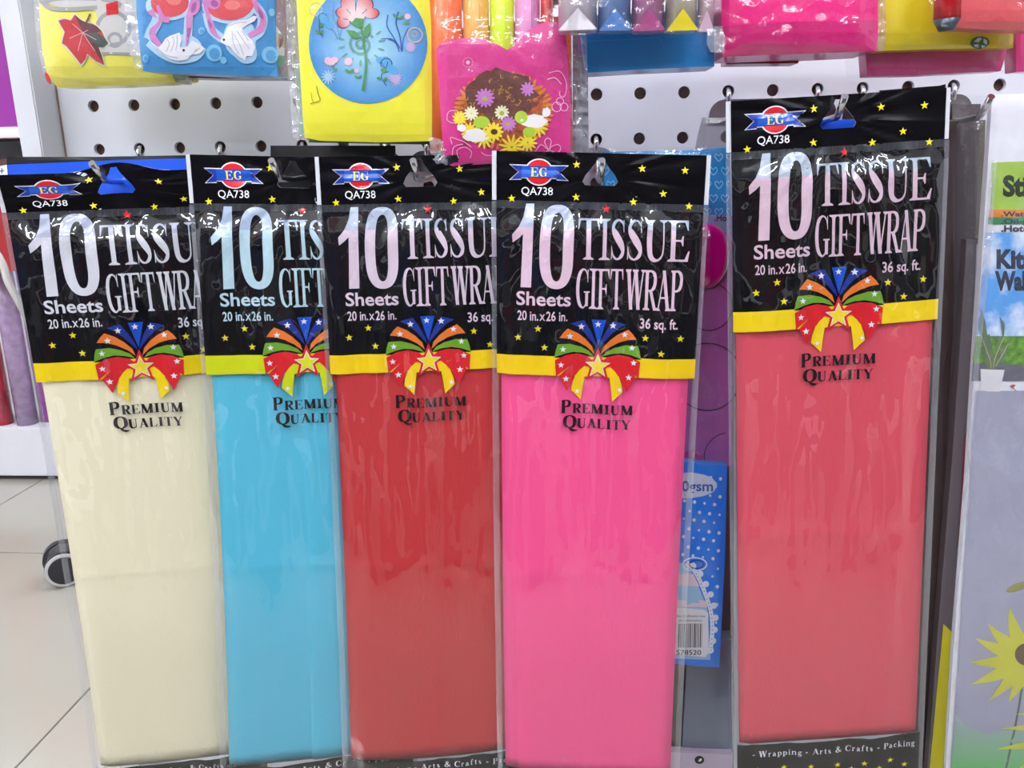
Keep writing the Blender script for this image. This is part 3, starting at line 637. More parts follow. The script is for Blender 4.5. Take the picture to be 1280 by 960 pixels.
def M(n, rgb, **k): k.setdefault('rough', .35); k.setdefault('coat', .35); return mat(n, rgb, **k)

# A: yellow bag with a maple leaf
a = Slab('paper_gift_bag', 'yellow wrapped bag with a red maple leaf at top left', 'gift bag', [(47, -60), (50, 10), (56, 60), (63, 94), (72, 109), (150, 107), (219, 103), (232, 100), (232, -60)], -.128, .03, M('pale_yellow', (246, 236, 100)), .012)
a.draw([[(48, 2), (75, 8), (90, 14), (128, 16), (133, 40), (134, 68), (170, 71), (232, 70), (232, -60), (47, -60)]], 'grey_pattern', M('paper_greywhite', (214, 211, 206)), .0004)
a.draw(line([(52, 0), (70, 12), (100, 14), (130, 12)], 5)+ring(150, 38, 20, 5, 16)+ring(152, 52, 8, 4, 12)+line([(60, 4), (90, 0), (140, 2), (160, 10)], 6)+line([(132, 68), (170, 69)], 3), 'grey_swirl', M('swirl_grey', (168, 166, 168)), .0006)
leaf = [(103, 21), (110, 27), (118, 31), (124, 32), (130, 35), (136, 41), (131, 43), (140, 50), (144, 56), (138, 61), (132, 61), (135, 70), (138, 83), (128, 78), (118, 69), (115, 76), (109, 82), (102, 72), (99, 61), (92, 60), (86, 56), (88, 48), (90, 42), (85, 34), (82, 28), (90, 26), (98, 28), (101, 24)]
a.draw([[(113+(x-113)*1.08, 48+(y-48)*1.08) for x, y in leaf]], 'leaf_outline', M('leaf_halo', (222, 226, 206)), .0007)
a.draw([leaf], 'maple_leaf', M('leaf_red', (206, 66, 72)), .0010)
a.draw([[(103, 21), (110, 27), (118, 31), (113, 43)], [(118, 31), (124, 32), (130, 35), (136, 41), (131, 43), (113, 43)], [(113, 43), (132, 61), (135, 70), (138, 83), (128, 66)]], 'leaf_shade', M('leaf_brown', (112, 60, 66)), .0013)
a.draw([[(113, 43), (131, 43), (140, 50), (144, 56), (138, 61), (132, 61)]], 'leaf_shade', M('leaf_greygreen', (84, 96, 92)), .0014)
a.draw(line([(117, 31), (120, 25), (122, 20)], 2.4), 'leaf_stalk', M('leaf_brown', (0, 0, 0)), .0013)
a.draw(sum([line(q, .8) for q in ([(113, 43), (96, 50)], [(113, 43), (107, 65)], [(113, 43), (128, 66)], [(113, 43), (130, 52)], [(113, 43), (100, 32)], [(113, 43), (120, 40)])], []), 'leaf_vein', M('vein', (236, 190, 188)), .0017)
a.draw([[(141, 8), (156, 4), (157, 20), (142, 22)]], 'red_patch', M_redp, .0010)
a.film([(44, -58), (46, 30), (54, 85), (66, 105), (234, 101), (236, -58)])
sheet([[(38, -60), (50, -60), (53, 40), (66, 106), (58, 102), (47, 60), (42, 10)]], lambda x, y, d: at(x, y, -.130+.010*abs(nz(x/5, y/14))), 'side_gusset', F_side, a.root, cut=5)
a.draw([ell(63, 98, 3, 8, 10, -.3)], 'red_patch', M_redp, .0004)
t = Slab('plastic_tie', 'crumpled clear plastic end behind the yellow leaf bag', 'plastic bag', [(214, 88), (228, 90), (238, 100), (236, 106), (222, 104)], -.145, .006, F_side, .004)

# B: blue bag with doves
b = Slab('paper_gift_bag', 'blue bag printed with two white doves and pink ribbons', 'gift bag', [(168, -60), (171, 10), (176, 60), (180, 89), (215, 91), (300, 95), (347, 95), (345, 50), (342, -60)], -.175, .03, M('sky_blue', (66, 146, 206), var=.08), .006)
halo = M('halo_blue', (176, 214, 240)); wh = M('dove_white', (238, 236, 242)); pk = M('ribbon_pink', (214, 130, 190)); pkd = M('ribbon_mauve', (170, 86, 158))
b.draw(line([(189, 50), (193, 40), (200, 28), (203, 14)], 14)+line([(188, 54), (205, 68), (225, 76), (248, 72), (258, 60)], 9)+line([(240, 22), (238, 58)], 11)+line([(262, 17), (268, 38), (282, 50)], 11)+line([(320, 7), (330, 22), (327, 40), (314, 50)], 12)+line([(296, 66), (308, 76), (319, 72), (318, 56)], 8)+[ell(215, 8, 30, 19), ell(290, 8, 34, 23), ell(232, 60, 24, 16), ell(303, 48, 20, 25)], 'glow_outline', halo, .0004)
b.draw([ell(216, 4, 24, 19), ell(290, 4, 31, 23)], 'red_heart', M('heart_red', (220, 78, 84)), .0008)
b.draw([ell(222, 2, 9, 6), ell(294, 8, 10, 6)], 'heart_gleam', M('heart_gleam', (234, 122, 120)), .0010)
b.draw(ribbon([(201, 8, 4), (208, 24, 7), (216, 26, 8)])+ribbon([(204, 22, 3), (203, 30, 4), (194, 40, 7), (196, 48, 8), (206, 60, 5)])+ribbon([(246, 2, 6), (241, 22, 8), (240, 40, 6), (237, 60, 1)])+ribbon([(259, 2, 5), (263, 18, 5), (268, 34, 7), (273, 44, 5), (281, 51, 1)])+ribbon([(320, 0, 5), (325, 12, 7), (331, 22, 6), (329, 36, 8), (314, 46, 6)])+[ell(247, 10, 7, 11, 14, .3), ell(270, 4, 10, 9, 14, .6), [(188, 16), (196, 12), (200, 24), (192, 20)]], 'pink_ribbon', pk, .0012)
b.draw([ell(246, 11, 3, 7, 12, .3), ell(272, 6, 5, 4, 12, .6), [(325, 10), (331, 18), (332, 26), (327, 22)], [(238, 36), (243, 36), (239, 56)], [(264, 24), (269, 32), (268, 38), (264, 30)]], 'ribbon_fold', pkd, .0015)
dv1 = [(187, 48), (195, 57), (204, 66), (215, 74), (226, 77), (238, 75), (243, 69), (252, 69), (260, 62), (254, 56), (244, 52), (240, 58), (236, 60), (229, 60), (232, 50), (229, 42), (223, 44), (217, 46), (211, 50), (207, 56), (203, 60), (196, 56)]
dv2 = [(280, 50), (284, 46), (288, 36), (294, 29), (302, 27), (312, 26), (320, 21), (325, 22), (321, 28), (313, 32), (306, 37), (310, 44), (319, 52), (322, 60), (316, 63), (318, 71), (311, 71), (309, 77), (302, 72), (296, 66), (292, 60), (285, 57), (280, 54)]
b.draw([dv1, dv2], 'dove', wh, .0018)
b.draw(sum([line(q, .7) for q in ([(212, 66), (216, 56), (213, 50)], [(218, 66), (222, 54), (220, 46)], [(224, 64), (226, 54), (226, 45)], [(244, 70), (250, 62)], [(200, 60), (212, 70), (226, 73)], [(247, 66), (254, 61)], [(296, 44), (302, 54), (308, 70)], [(300, 40), (308, 52), (315, 62)], [(294, 40), (296, 56), (302, 68)], [(306, 40), (314, 52)], [(290, 34), (300, 30), (312, 29)])], []), 'feather_line', M('feather_grey', (176, 172, 186)), .0021)
b.draw([ell(234, 64, 1.6, 1.6, 10), ell(284, 51, 1.6, 1.6, 10)], 'dove_eye', M_ink, .0024)
b.draw([ell(271, 67, 10, 10.5), ell(282, 76, 4, 4.4), ell(339, 69, 9.5, 10.5), ell(256, 40, 4.5, 4.5, 12), ell(184.5, 73.5, 4.5, 4.8, 12), ell(341, 16, 3.5, 5, 12)], 'bubble', M('bubble', (130, 196, 228)), .0008)
b.draw([ell(271.5, 68, 6.5, 7), ell(340, 70, 6, 7), ell(256.3, 40.3, 2.8, 2.8, 10), ell(185, 74, 2.8, 3, 10)], 'bubble_core', M('bubble_core', (84, 160, 212)), .0011)
b.film([(166, -58), (170, 20), (178, 91), (349, 96), (346, -58)], amp=.0006, lift=.0035)
sheet([[(152, -58), (168, -58), (172, 30), (180, 90), (168, 84), (158, 50)]], lambda x, y, d: at(x, y, -.172+.008*abs(nz(x/5, y/14))), 'side_gusset', F_side, b.root, cut=5)
c = Slab('striped_roll', 'shiny roll with mauve, yellow and green stripes right of dove bag', 'gift wrap roll', [(342, -60), (343, 0), (346, 88), (351, 92), (356, 84), (356, 40), (354, -60)], -.168, .02, M('mauve', (150, 88, 110)), .006)
c.draw([[(344, 40), (356, 44), (356, 60), (345, 58)]], 'yellow_stripe', M('stripe_yellow', (206, 204, 50)), .0005); c.draw([[(344, 58), (356, 60), (356, 70), (345, 70)], [(343, 26), (350, 36), (356, 46), (344, 42)]], 'white_stripe', M_wp, .0005); c.draw([[(345, 71), (357, 70), (356, 80), (352, 84), (346, 82)]], 'green_stripe', M('stripe_green', (20, 140, 80)), .0005)
c.film([(340, -60), (368, -60), (370, 60), (366, 100), (346, 96)], m=F_side, lift=.002)
t = Slab('hidden_box', 'thin dark plum box showing under the dove bag', 'box', [(231, 60), (360, 60), (362, 99), (340, 98), (268, 98), (232, 97)], -.12, .03, M('plum_dark', (96, 64, 104)), .002)

# C: yellow bag with blue flower circle
k = Slab('paper_gift_bag', 'yellow bag with a blue flower circle at top', 'gift bag', [(369, -60), (371, 5), (376, 90), (381, 172), (400, 176), (470, 178), (546, 176), (543, 90), (534, -60)], -.185, .032, M('strong_yellow', (250, 242, 62), var=.03), .006)
cir = radial('circle_blue', (168, 218, 240), (42, 136, 212), .012, .055)
C0 = k.map(461, 55, .0004); o = sheet([ell(461.5, 55, 73.5, 75, 48)], k.map, "blue_circle", cir, k.root, cut=k.cut, lift=.0005)
me = o.data; dlt = Vector(C0)-Vector(k.root.location)
for v in me.vertices: v.co -= dlt
o.location = dlt
sg = M('sage', (122, 172, 172)); out_ = M('outline_dark', (50, 60, 110)); rdp = radial('petal_red', (250, 222, 222), (226, 84, 88), .006, .018); gn = M('leaf_green', (86, 158, 92))
sp = [(454+math.cos(t_)*(2+t_*1.25), 57+math.sin(t_)*(2+t_*1.2), 3.2) for t_ in np.linspace(0, 12, 30)]
k.draw(ribbon(sp, smooth=False)+[ell(454+25.5*math.cos(t_), 56+24*math.sin(t_), 4.5, 1.4, 8, t_) for t_ in np.linspace(-.6, 3.4, 10)], 'sage_spiral', sg, .0008)
fl_ = [ell(438, 7, 9, 11, 16, -.3), ell(458, 8, 10, 10, 16, .3), ell(431, 17, 8, 6.5, 16), ell(466, 18, 9, 6.5, 16), ell(432, 29, 7.5, 7, 16), ell(447, 20, 12, 10, 16)]
k.draw([ell(e_[0], e_[1], 1, 1, 4) for e_ in []]+[[(447+(x-447)*1.05, 17+(y-17)*1.05) for x, y in q] for q in fl_], 'flower_outline', out_, .0010)
ff = sheet(fl_, k.map, 'red_flower', rdp, k.root, cut=k.cut, lift=.0012)
d2 = Vector(k.map(448, 20, .0012))-Vector(k.root.location)
for v in ff.data.vertices: v.co -= d2
ff.location = d2
k.draw(line([(447, 5), (447, 15)], .7)+line([(436, 13), (441, 19)], .7)+line([(461, 13), (455, 19)], .7)+line([(432, 25), (438, 26)], .7), 'petal_line', out_, .0021)
k.draw([[(441, 31), (447, 24), (457, 25), (456, 37), (450, 36)], [(435, 39), (446, 40), (454, 47), (447, 50), (440, 46)], [(457, 46), (458, 36), (465, 30), (466, 40), (461, 48)]]+ribbon([(454, 36, 2.4), (458, 60, 2.8), (460, 85, 3), (456, 114, 3.6)]), 'flower_stem', gn, .0024)
k.draw([ell(406, 23, 6, 9, 12, -.4), ell(414, 33, 6, 4, 12, .5), ell(402, 21, 4, 6, 12, -.8), ell(485, 81, 7, 10, 12, -.3), ell(494, 89, 6, 5, 12, .9), ell(477, 76, 5, 4, 12, .3)], 'blue_flower', M('flower_blue', (96, 176, 228)), .0012)
k.draw(ring(406, 23, 5, .8, 12, 2.5, 6)+ring(485, 81, 7, .9, 14, 2.6, 6.4)+line([(478, 78), (484, 86), (487, 78)], .8)+line([(402, 26), (402, 40), (406, 47)], .9)+line([(480, 92), (479, 98), (485, 108)], .9), 'flower_line', out_, .0016)
k.draw([ell(399, 41, 3, 2, 8, .5), ell(405, 41, 2, 3, 8), ell(404, 33, 3, 2, 8), ell(476, 99, 3, 2, 8, .5), ell(484, 100, 3, 2, 8, -1), ell(482, 89, 4, 3, 8), ell(437, 90, 4, 2, 8, .6), ell(442, 90, 4, 2, 8, -.6), ell(448, 97, 3, 1.4, 8, .6), ell(452, 97, 3, 1.4, 8, -.6), ell(418, 84, 2, 2, 8), ell(497, 22, 5, 1.6, 8, .6), ell(504, 23, 4, 1.6, 8, -.5), ell(510, 30, 4, 1.8, 8), ell(422, 88, 2, 2, 8)], 'small_leaf', gn, .0014)
k.draw([ell(413, 77, 5, 5, 12), ell(421, 76, 5, 4, 12), ell(417, 79, 5, 4, 12), ell(438, 78, 5, 5, 14), ell(448, 89, 3, 3, 10), ell(511, 22, 4, 4, 10)], 'pink_flower', M('flower_pink', (240, 196, 214)), .0013)
k.draw(line([(487, 20), (486, 34), (494, 48), (502, 62)], 1.2)+line([(500, 16), (497, 30), (502, 48), (504, 66)], 1.5)+line([(488, 50), (496, 54), (501, 66)], 1.2)+line([(512, 36), (506, 50), (505, 64)], 1.2)+line([(478, 50), (492, 50), (500, 58)], .8), 'grass_line', M('grass_navy', (40, 84, 176)), .0012)
k.draw(line([(420, 4), (419, 22), (425, 38), (427, 50)], .8)+line([(412, 36), (420, 40), (424, 50)], 1)+line([(430, 30), (428, 46)], .9), 'grass_line', M('grass_light', (90, 150, 210)), .0011)
k.draw(ring(520, 45, 9, 1.8, 18)+ring(520, 44, 3, 1, 10)+ring(397, 13, 8, 1, 16), 'tan_ring', M('tan_ring', (206, 178, 150)), .0013)
k.draw(petals(413, 97, 12, 9, 1)+[ell(413, 97, 4, 4, 10)], 'white_sun', M('sun_pale', (166, 208, 236)), .0012); k.draw(petals(515, 60, 14, 7, 1)+petals(496, 99, 14, 9, 1)+[ell(515, 60, 4, 4, 10), ell(496, 99, 5, 5, 10)], 'lilac_sun', M('sun_lilac', (196, 176, 220)), .0011)
k.draw(line([(398, 108), (400, 118), (402, 126), (393, 129), (390, 130)], .9)+line([(391, 116), (392, 124), (394, 128)], .6), 'ink_smudge', M('smudge', (120, 116, 20)), .0006)
k.film([(364, -58), (367, 40), (376, 176), (470, 181), (549, 179), (547, 60), (538, -58)], amp=.0007, lift=.004)
sheet([[(355, -58), (369, -58), (373, 60), (381, 176), (366, 172), (360, 90)]], lambda x, y, d: at(x, y, -.182+.008*abs(nz(x/5, y/14))), 'side_gusset', F_side, k.root, cut=5)
sheet([[(534, -58), (546, -58), (552, 90), (556, 196), (545, 186), (542, 80)]], lambda x, y, d: at(x, y, -.183+.006*abs(nz(x/5, y/14))), 'side_gusset', F_side, k.root, cut=5)
t = Slab('patterned_packet', 'beige and pale blue packet edge left of the flower circle bag', 'packet', [(356, -60), (380, -60), (384, 174), (374, 174), (368, 90)], -.150, .02, M('beige_paper', (196, 190, 178)), .003)
t.draw([[(371, 78), (378, 78), (382, 170), (375, 170)]], 'blue_patch', M('faded_blue', (140, 180, 200)), .0006)
t = Slab('packet_edge', 'dark green packet edge under the flower circle bag', 'packet', [(384, 120), (548, 120), (550, 181), (386, 178)], -.15, .02, M('dark_green', (60, 84, 40)), .002)

# D: pink pocket with heart notch and rolled sheets
PX = [('orange', (244, 110, 50), 536, 580), ('amber', (240, 176, 80), 580, 613), ('lime', (214, 250, 24), 613, 644), ('pale pink', (232, 150, 206), 644, 676), ('red', (220, 60, 56), 676, 692)]
for nm, c_, x0, x1 in PX:
    Yd = -.176; a0, a1 = at(x0, 0, Yd), at(x1, 0, Yd); r = abs(a1[0]-a0[0])/2; xc = (a0[0]+a1[0])/2
    bot = at((x0+x1)/2+ (0), 170 if nm != 'orange' else 190, Yd)
    t = thing('paper_roll', '%s paper roll standing in the pink heart-top pocket' % nm, 'paper roll', (bot[0], Yd, bot[2]), 'rolled sheets in the pink pocket')
    tube('rolled_sheet', [(bot[0], Yd, bot[2]), (xc, Yd, a0[2]+.06)], r*.98, M('roll_'+nm.replace(' ', '_'), c_), t, 20)
    tube('roll_edge', [(bot[0]+r*.3, Yd-r*.93, bot[2]+.001), (xc+r*.3, Yd-r*.93, a0[2]+.055)], .0006, MATS['roll_'+nm.replace(' ', '_')], t, 6)
pc = [(545, 62), (552, 54), (566, 50), (588, 48), (606, 50), (622, 56), (634, 63), (640, 60), (648, 50), (660, 38), (674, 30), (690, 27), (705, 28), (709, 60), (713, 130), (713, 194), (680, 197), (620, 200), (556, 204), (552, 150)]
d = Slab('gift_wrap_pocket', 'magenta heart-topped card pocket printed with a flower bouquet', 'gift wrap set', pc, -.202, .004, M('magenta_card', (214, 46, 136), var=.04), .006)
rr = random.Random(3)
def blob(cx, cy, rx, ry, n, jit, seed):
    q = random.Random(seed); return [(cx+rx*(1+q.uniform(-jit, jit))*math.cos(2*math.pi*i/n), cy+ry*(1+q.uniform(-jit, jit))*math.sin(2*math.pi*i/n)) for i in range(n)]
d.draw([blob(630, 138, 56, 42, 60, .09, 1)], 'bouquet_leaves', M('rust', (176, 84, 44), var=.3, vscale=120), .0005)
d.draw([ell(630+56*math.cos(q)*1.0, 138+43*math.sin(q), 7, 2.2, 7, q+rr.uniform(-.5, .5)) for q in np.linspace(0, 6.28, 46)], 'orange_petal', M('petal_orange', (226, 130, 40), var=.2, vscale=200), .0006)
d.draw([ell(630+rr.uniform(-48, 48), 142+rr.uniform(-26, 40), 6, 1.8, 7, rr.uniform(0, 3.1)) for q in range(60)], 'rust_petal', M('petal_rust', (150, 52, 36), var=.2, vscale=200), .0007)
d.draw([blob(628, 120, 42, 32, 40, .14, 2)], 'bouquet_leaves', M('brown_leaves', (104, 56, 44), var=.35, vscale=140), .0008)
sp_ = []
for i in range(46):
    an = rr.uniform(0, 6.28); rd = rr.uniform(.35, 1); x = 630+54*rd*math.cos(an); y = 136+40*rd*math.sin(an); a2 = rr.uniform(0, 6.28)
    sp_ += line([(x, y), (x+3*math.cos(a2), y+3*math.sin(a2)), (x+5*math.cos(a2+.9), y+5*math.sin(a2+.9))], .8, 3)
d.draw(sp_, 'golden_tendril', M('tendril', (214, 160, 50)), .0011)
d.draw(sum([petals(x, y, 12, r_, 1.6, q_) for x, y, r_, q_ in ((606, 172, 14, 0), (640, 184, 16, .2), (588, 164, 11, .1), (672, 158, 14, .3), (660, 178, 12, .1), (576, 148, 9, .2))], []), 'yellow_flower', M('bouquet_yellow', (246, 222, 50)), .0012)
d.draw([blob(596, 170, 16, 8, 24, .16, 5), blob(668, 152, 16, 8, 24, .16, 6), blob(578, 160, 6, 5, 14, .2, 7), blob(683, 141, 6, 6, 14, .2, 8)], 'white_petal', M('petal_white', (244, 240, 240)), .0014)
d.draw([ell(603, 153, 10, 7.5, 18), ell(652, 147, 8, 8, 18), ell(662, 165, 8, 6, 18)], 'lime_flower', M('bouquet_lime', (178, 214, 50)), .0015)
d.draw(petals(607, 123, 13, 12, 2)+petals(636, 155, 12, 10, 1.7)+petals(660, 112, 10, 9, 1.6), 'lilac_flower', M('bouquet_lilac', (200, 124, 200)), .0017)
d.draw(petals(628, 141, 12, 9, 1.7)+petals(590, 142, 12, 9, 1.6), 'cream_flower', M('bouquet_cream', (240, 238, 200)), .0016)
d.draw([ell(628, 142, 3, 3, 10), ell(636, 155, 3, 2, 10), ell(607, 124, 3, 3, 10)], 'flower_centre', M('centre_olive', (190, 190, 70)), .0019)
d.draw(petals(618, 165, 12, 12, 2.2), 'yellow_flower', M('bouquet_yellow', (0, 0, 0)), .0018); d.draw([ell(618.5, 165, 4.4, 3.6, 12)], 'flower_centre', M('centre_brown', (80, 46, 20)), .0021)
scr = line([(573, 138), (562, 140), (560, 150), (568, 154), (571, 147), (566, 145)], .9)+line([(566, 180), (564, 172), (572, 174), (582, 178), (590, 184)], .9)+line([(566, 196), (568, 184), (580, 180)], .9)+line([(574, 198), (572, 188), (582, 184), (590, 190), (588, 198)], .9)+line([(686, 92), (700, 90), (708, 104), (706, 120), (700, 120), (700, 114)], .9)+ring(696, 134, 6, .9, 12)+ring(705, 134, 5, .9, 12)+ring(700, 127, 4.5, .9, 12)+line([(684, 100), (694, 98), (702, 106)], .9)+line([(602, 190), (608, 194), (620, 194)], .8)
scr += line([(669, 190), (676, 181), (684, 186), (686, 188)], .9)+line([(669, 190), (680, 191), (687, 188), (696, 191), (701, 186), (698, 181), (690, 183), (687, 187), (689, 176), (684, 173), (681, 178), (686, 187)], .9)+[ell(586, 79, 2.4, 2.4, 10)]+[ell(586+6*math.cos(i), 79+6*math.sin(i), .6, .6, 6) for i in np.linspace(0, 6, 14)]
d.draw(scr, 'white_scroll', M('scroll_pink', (244, 190, 222)), .0008)
d.draw([[(556, 204), (620, 200), (713, 194), (713, 198), (640, 203), (557, 208)]], 'bottom_fold', M('magenta_deep', (190, 40, 120)), .0003)
d.film([(545, -58), (548, 60), (556, 206), (716, 197), (714, -58)], amp=.0016, sc_=(12, 60), lift=.008, cut=6)
sheet([[(707, -58), (728, -58), (734, 60), (736, 194), (712, 196), (712, 60)]], lambda x, y, d_: at(x, y, -.196+.010*abs(nz(x/5, y/14))), 'side_gusset', F_side, d.root, cut=5)
sheet([[(536, 170), (556, 176), (560, 206), (550, 209), (538, 196)]], lambda x, y, d_: at(x, y, -.206+.008*abs(nz(x/5, y/6))), 'torn_film', F_side, d.root, cut=4)
t = Slab('orange_backing_card', 'orange card edge showing either side of the magenta pocket', 'card', [(541, 40), (700, 20), (714, 40), (716, 190), (560, 190), (550, 190)], -.150, .004, M('orange_card', (244, 96, 40)), .001)
t = Slab('lilac_packet', 'dark lilac packet edge right of the magenta pocket', 'packet', [(716, 20), (734, 20), (736, 196), (716, 196)], -.13, .02, M('lilac_grey', (96, 92, 108)), .003)

# E: pouch of foil rolls over a blue box
e = Slab('wrapped_box', 'plain blue wrapped box under the pouch of foil rolls', 'box', [(724, 20), (892, 12), (893, 83), (800, 87), (733, 91), (728, 60)], -.175, .05, M('box_blue', (36, 136, 210), bump=.4, bscale=45), .002)
e.draw(line([(733, 52), (780, 50), (824, 47)], .7, 3)+line([(824, 47), (828, 56)], .6, 3)+line([(830, 47), (845, 46)], .7, 3), 'fold_line', M('line_blue', (90, 160, 210)), .0004)
cols = [('pearl white', (226, 214, 226), (226, 220, 226), 697, 747), ('silver blue', (120, 156, 214), (90, 136, 204), 747, 789), ('mauve', (200, 130, 178), (178, 80, 136), 789, 831), ('golden', (208, 200, 182), (238, 220, 20), 831, 872), ('rose white', (220, 190, 204), (214, 180, 200), 872, 893)]
Ye = -.215
for nm, c1, c2, x0, x1 in cols:
    a0, a1 = at(x0, 0, Ye), at(x1, 0, Ye); r = abs(a1[0]-a0[0])/2*.97; xc = (a0[0]+a1[0])/2; zb_ = at((x0+x1)/2, 41, Ye)[2]; zc = at((x0+x1)/2, 14, Ye)[2]
    t = thing('foil_roll', '%s foil roll inside the clear pouch at the top' % nm, 'foil roll', (xc, Ye, zb_), 'foil rolls in the clear pouch')
    tube('foil_tube', [(xc, Ye, zb_), (xc, Ye, zb_+.10)], r, M('foil_'+nm.replace(' ', '_'), c1, rough=.2, metal=.3, bump=.5, bscale=30, stretch=(1, 1, .3)), t, 20)
    bm = bmesh.new(); seg = 12; ap = bm.verts.new((0, -r*1.12-.0003, zc-zb_)); rg = [bm.verts.new((r*1.0*math.sin(q_), -r*1.12, 0)) for q_ in np.linspace(-1.5, 1.5, seg)]
    for u_, v_ in zip(rg, rg[1:]): bm.faces.new((ap, u_, v_))
    obj('folded_end', from_bm(bm, 'folded_end'), M('foilend_'+nm.replace(' ', '_'), c2, rough=.25, metal=.2), t)
ep = thing('clear_pouch', 'clear plastic pouch holding the five foil rolls', 'pouch', at(790, 45, Ye))
fp = lambda x, y, d_: at(x, y, Ye)+np.array([0, -.0185-.003*nz(x/10, y/30, 4)-.0015*nz(x/4, y/9, 2), 0])
sheet([[(686, -58), (684, 20), (688, 47), (740, 46), (832, 44), (880, 42), (897, 40), (898, -58)]], fp, 'pouch_front', F_wrap, ep, cut=4, smooth=True)
sheet([[(880, 38), (898, 36), (902, 52), (900, 70), (884, 68), (879, 58)]], fp, 'pouch_corner', F_side, ep, cut=4)
t = Slab('purple_ribbon', 'narrow violet ribbon edge left of the blue box', 'ribbon', [(722, 46), (732, 46), (733, 70), (724, 70)], -.15, .004, M('violet', (150, 30, 150)), .001)

# F,G: magenta wrapped box at the top
f_ = Slab('wrapped_box', 'magenta box in shiny crinkled film at the top', 'box', [(899, -60), (901, 0), (904, 71), (960, 69), (1050, 66), (1094, 64), (1098, 48), (1097, -60)], -.195, .06, M('hot_magenta', (240, 22, 130)), .010)
f_.draw([[(903, 34), (960, 31), (1096, 26), (1096, 64), (1050, 65), (904, 69)]], 'lower_fold', M('deep_magenta', (214, 24, 118)), .0004)
f_.draw(ring(938, 2, 8, 1, 14, .3, 3.2)+line([(926, 8), (934, 4), (940, 9)], .8), 'white_scroll', M('scroll_pink', (0, 0, 0)), .0006)
f_.film([(896, -58), (899, 40), (902, 72), (1000, 69), (1098, 66), (1101, -58)], amp=.003, sc_=(20, 13), lift=.0065, cut=5)
t = Slab('red_folder', 'dark red card edge below the magenta box', 'card', [(905, 40), (1000, 40), (998, 79), (908, 80)], -.13, .03, M('brick_red', (160, 40, 48)), .001)
t = Slab('red_folder', 'small dark red card strip right of the dark red card edge', 'card', [(1002, 40), (1080, 40), (1062, 71), (1003, 74)], -.12, .02, M('brick_dark', (140, 36, 52)), .001)
# H: yellow packet with recycling sign
h = Slab('yellow_packet', 'yellow packet with green recycling sign at top right', 'packet', [(1092, -60), (1094, 20), (1092, 64), (1160, 62), (1266, 60), (1268, -60)], -.170, .03, M('mustard', (242, 224, 34)), .006)
h.draw([ell(1222, 54, 12, 7.5, 24)], 'recycling_sign', M('sign_green', (40, 132, 66)), .0006)
h.draw([[(1214, 53), (1219, 48), (1224, 49), (1220, 54)], [(1226, 49), (1231, 52), (1231, 57), (1226, 54)], [(1215, 56), (1221, 56), (1221, 60), (1216, 59)], [(1224, 57), (1230, 58), (1226, 61)]], 'recycling_arrow', M_wp, .0009)
h.draw(sans('Made in China', 1197, 1240, 39, -5, .01), 'small_lettering', M_ink, .0006)
h.film([(1088, -58), (1090, 63), (1270, 60), (1272, -58)], amp=.0014, lift=.004)
sheet([[(1093, -20), (1106, -20), (1108, 40), (1106, 62), (1094, 66), (1090, 40)]], lambda x, y, d_: at(x, y, -.182+.008*abs(nz(x/4, y/10))), 'side_gusset', F_side, h.root, cut=4)
i_ = Slab('pink_packet', 'flat pink packet hanging below the yellow packet', 'packet', [(1086, 30), (1082, 66), (1084, 95), (1150, 94), (1250, 89), (1260, 60), (1255, 30)], -.150, .02, M('rose', (236, 84, 152)), .004)
i_.film([(1058, 20), (1054, 66), (1056, 96), (1084, 99), (1150, 97), (1262, 92), (1270, 66), (1266, 20)], amp=.002, lift=.0035, cut=5)
j_ = Slab('pink_packet', 'pink packet cut off at the right edge, right of the flat one', 'packet', [(1268, -20), (1330, -20), (1330, 88), (1270, 90)], -.155, .02, M('rose2', (232, 78, 148)), .004)
l_ = Slab('salmon_packet', 'salmon packet with red foil roll at the top right corner', 'packet', [(1183, -60), (1196, 10), (1184, 34), (1230, 37), (1330, 39), (1330, -60)], -.215, .02, M('salmon', (226, 92, 98)), .006)
l_.film([(1156, -58), (1160, 30), (1178, 36), (1330, 42), (1330, -58)], amp=.002, lift=.004, m=F_wrap, cut=5)
ra, rb_ = at(1186, -40, -.212), at(1184, 24, -.212)
t = thing('foil_roll', 'red and grey foil roll end beside the salmon packet', 'foil roll', rb_)
tube('foil_tube', [rb_, ra], .0105, M('red_foil', (200, 28, 40), rough=.2, metal=.3), t, 16); tube('roll_end', [Vector(rb_)+Vector((.0005, 0, -.009)), rb_], [.006, .0108], M('slate', (52, 66, 82)), t, 16)

# ------------------------------------------------------------------ packets behind the tissue packs
bk = 'black headers of the packs hanging behind'
def back_header(pts, Y, label, m, name='tissue_pack_behind', low=None):
    s_ = Slab(name, label, 'tissue paper pack', pts, Y, .002, m, .0015, cut=20); return s_
s1 = back_header([(8, 196), (120, 196), (232, 194), (236, 260), (14, 300)], -.150, 'black header top edge behind the cream tissue pack', M('black_card', (20, 18, 24), rough=.3))
s1 = Slab('blue_header_pack', 'bright blue header card directly behind the cream tissue pack', 'packet', [(9, 206), (80, 203), (150, 200), (232, 198), (238, 330), (120, 330), (24, 330)], -.172, .002, M('header_blue', (10, 78, 208), coat=.6), .001, cut=20)
s1.draw([[(-2, 208), (9, 206), (12, 238), (-1, 238)]], 'white_edge', M_wp, .0002)
s1.draw(line([(0, 214), (6, 213)], 1)+line([(3, 210), (3, 217)], 1), 'hang_mark', M_ink, .0006)
back_header([(338, 182), (494, 182), (496, 300), (340, 300)], -.090, 'black header edge behind the light blue and red packs', MATS['black_card'])
s1 = Slab('blue_header_pack', 'cobalt packet seen through the hang hole of the coral pack', 'packet', [(1000, 150), (1100, 150), (1100, 330), (1000, 330)], -.165, .002, MATS['header_blue'], .001, cut=20)
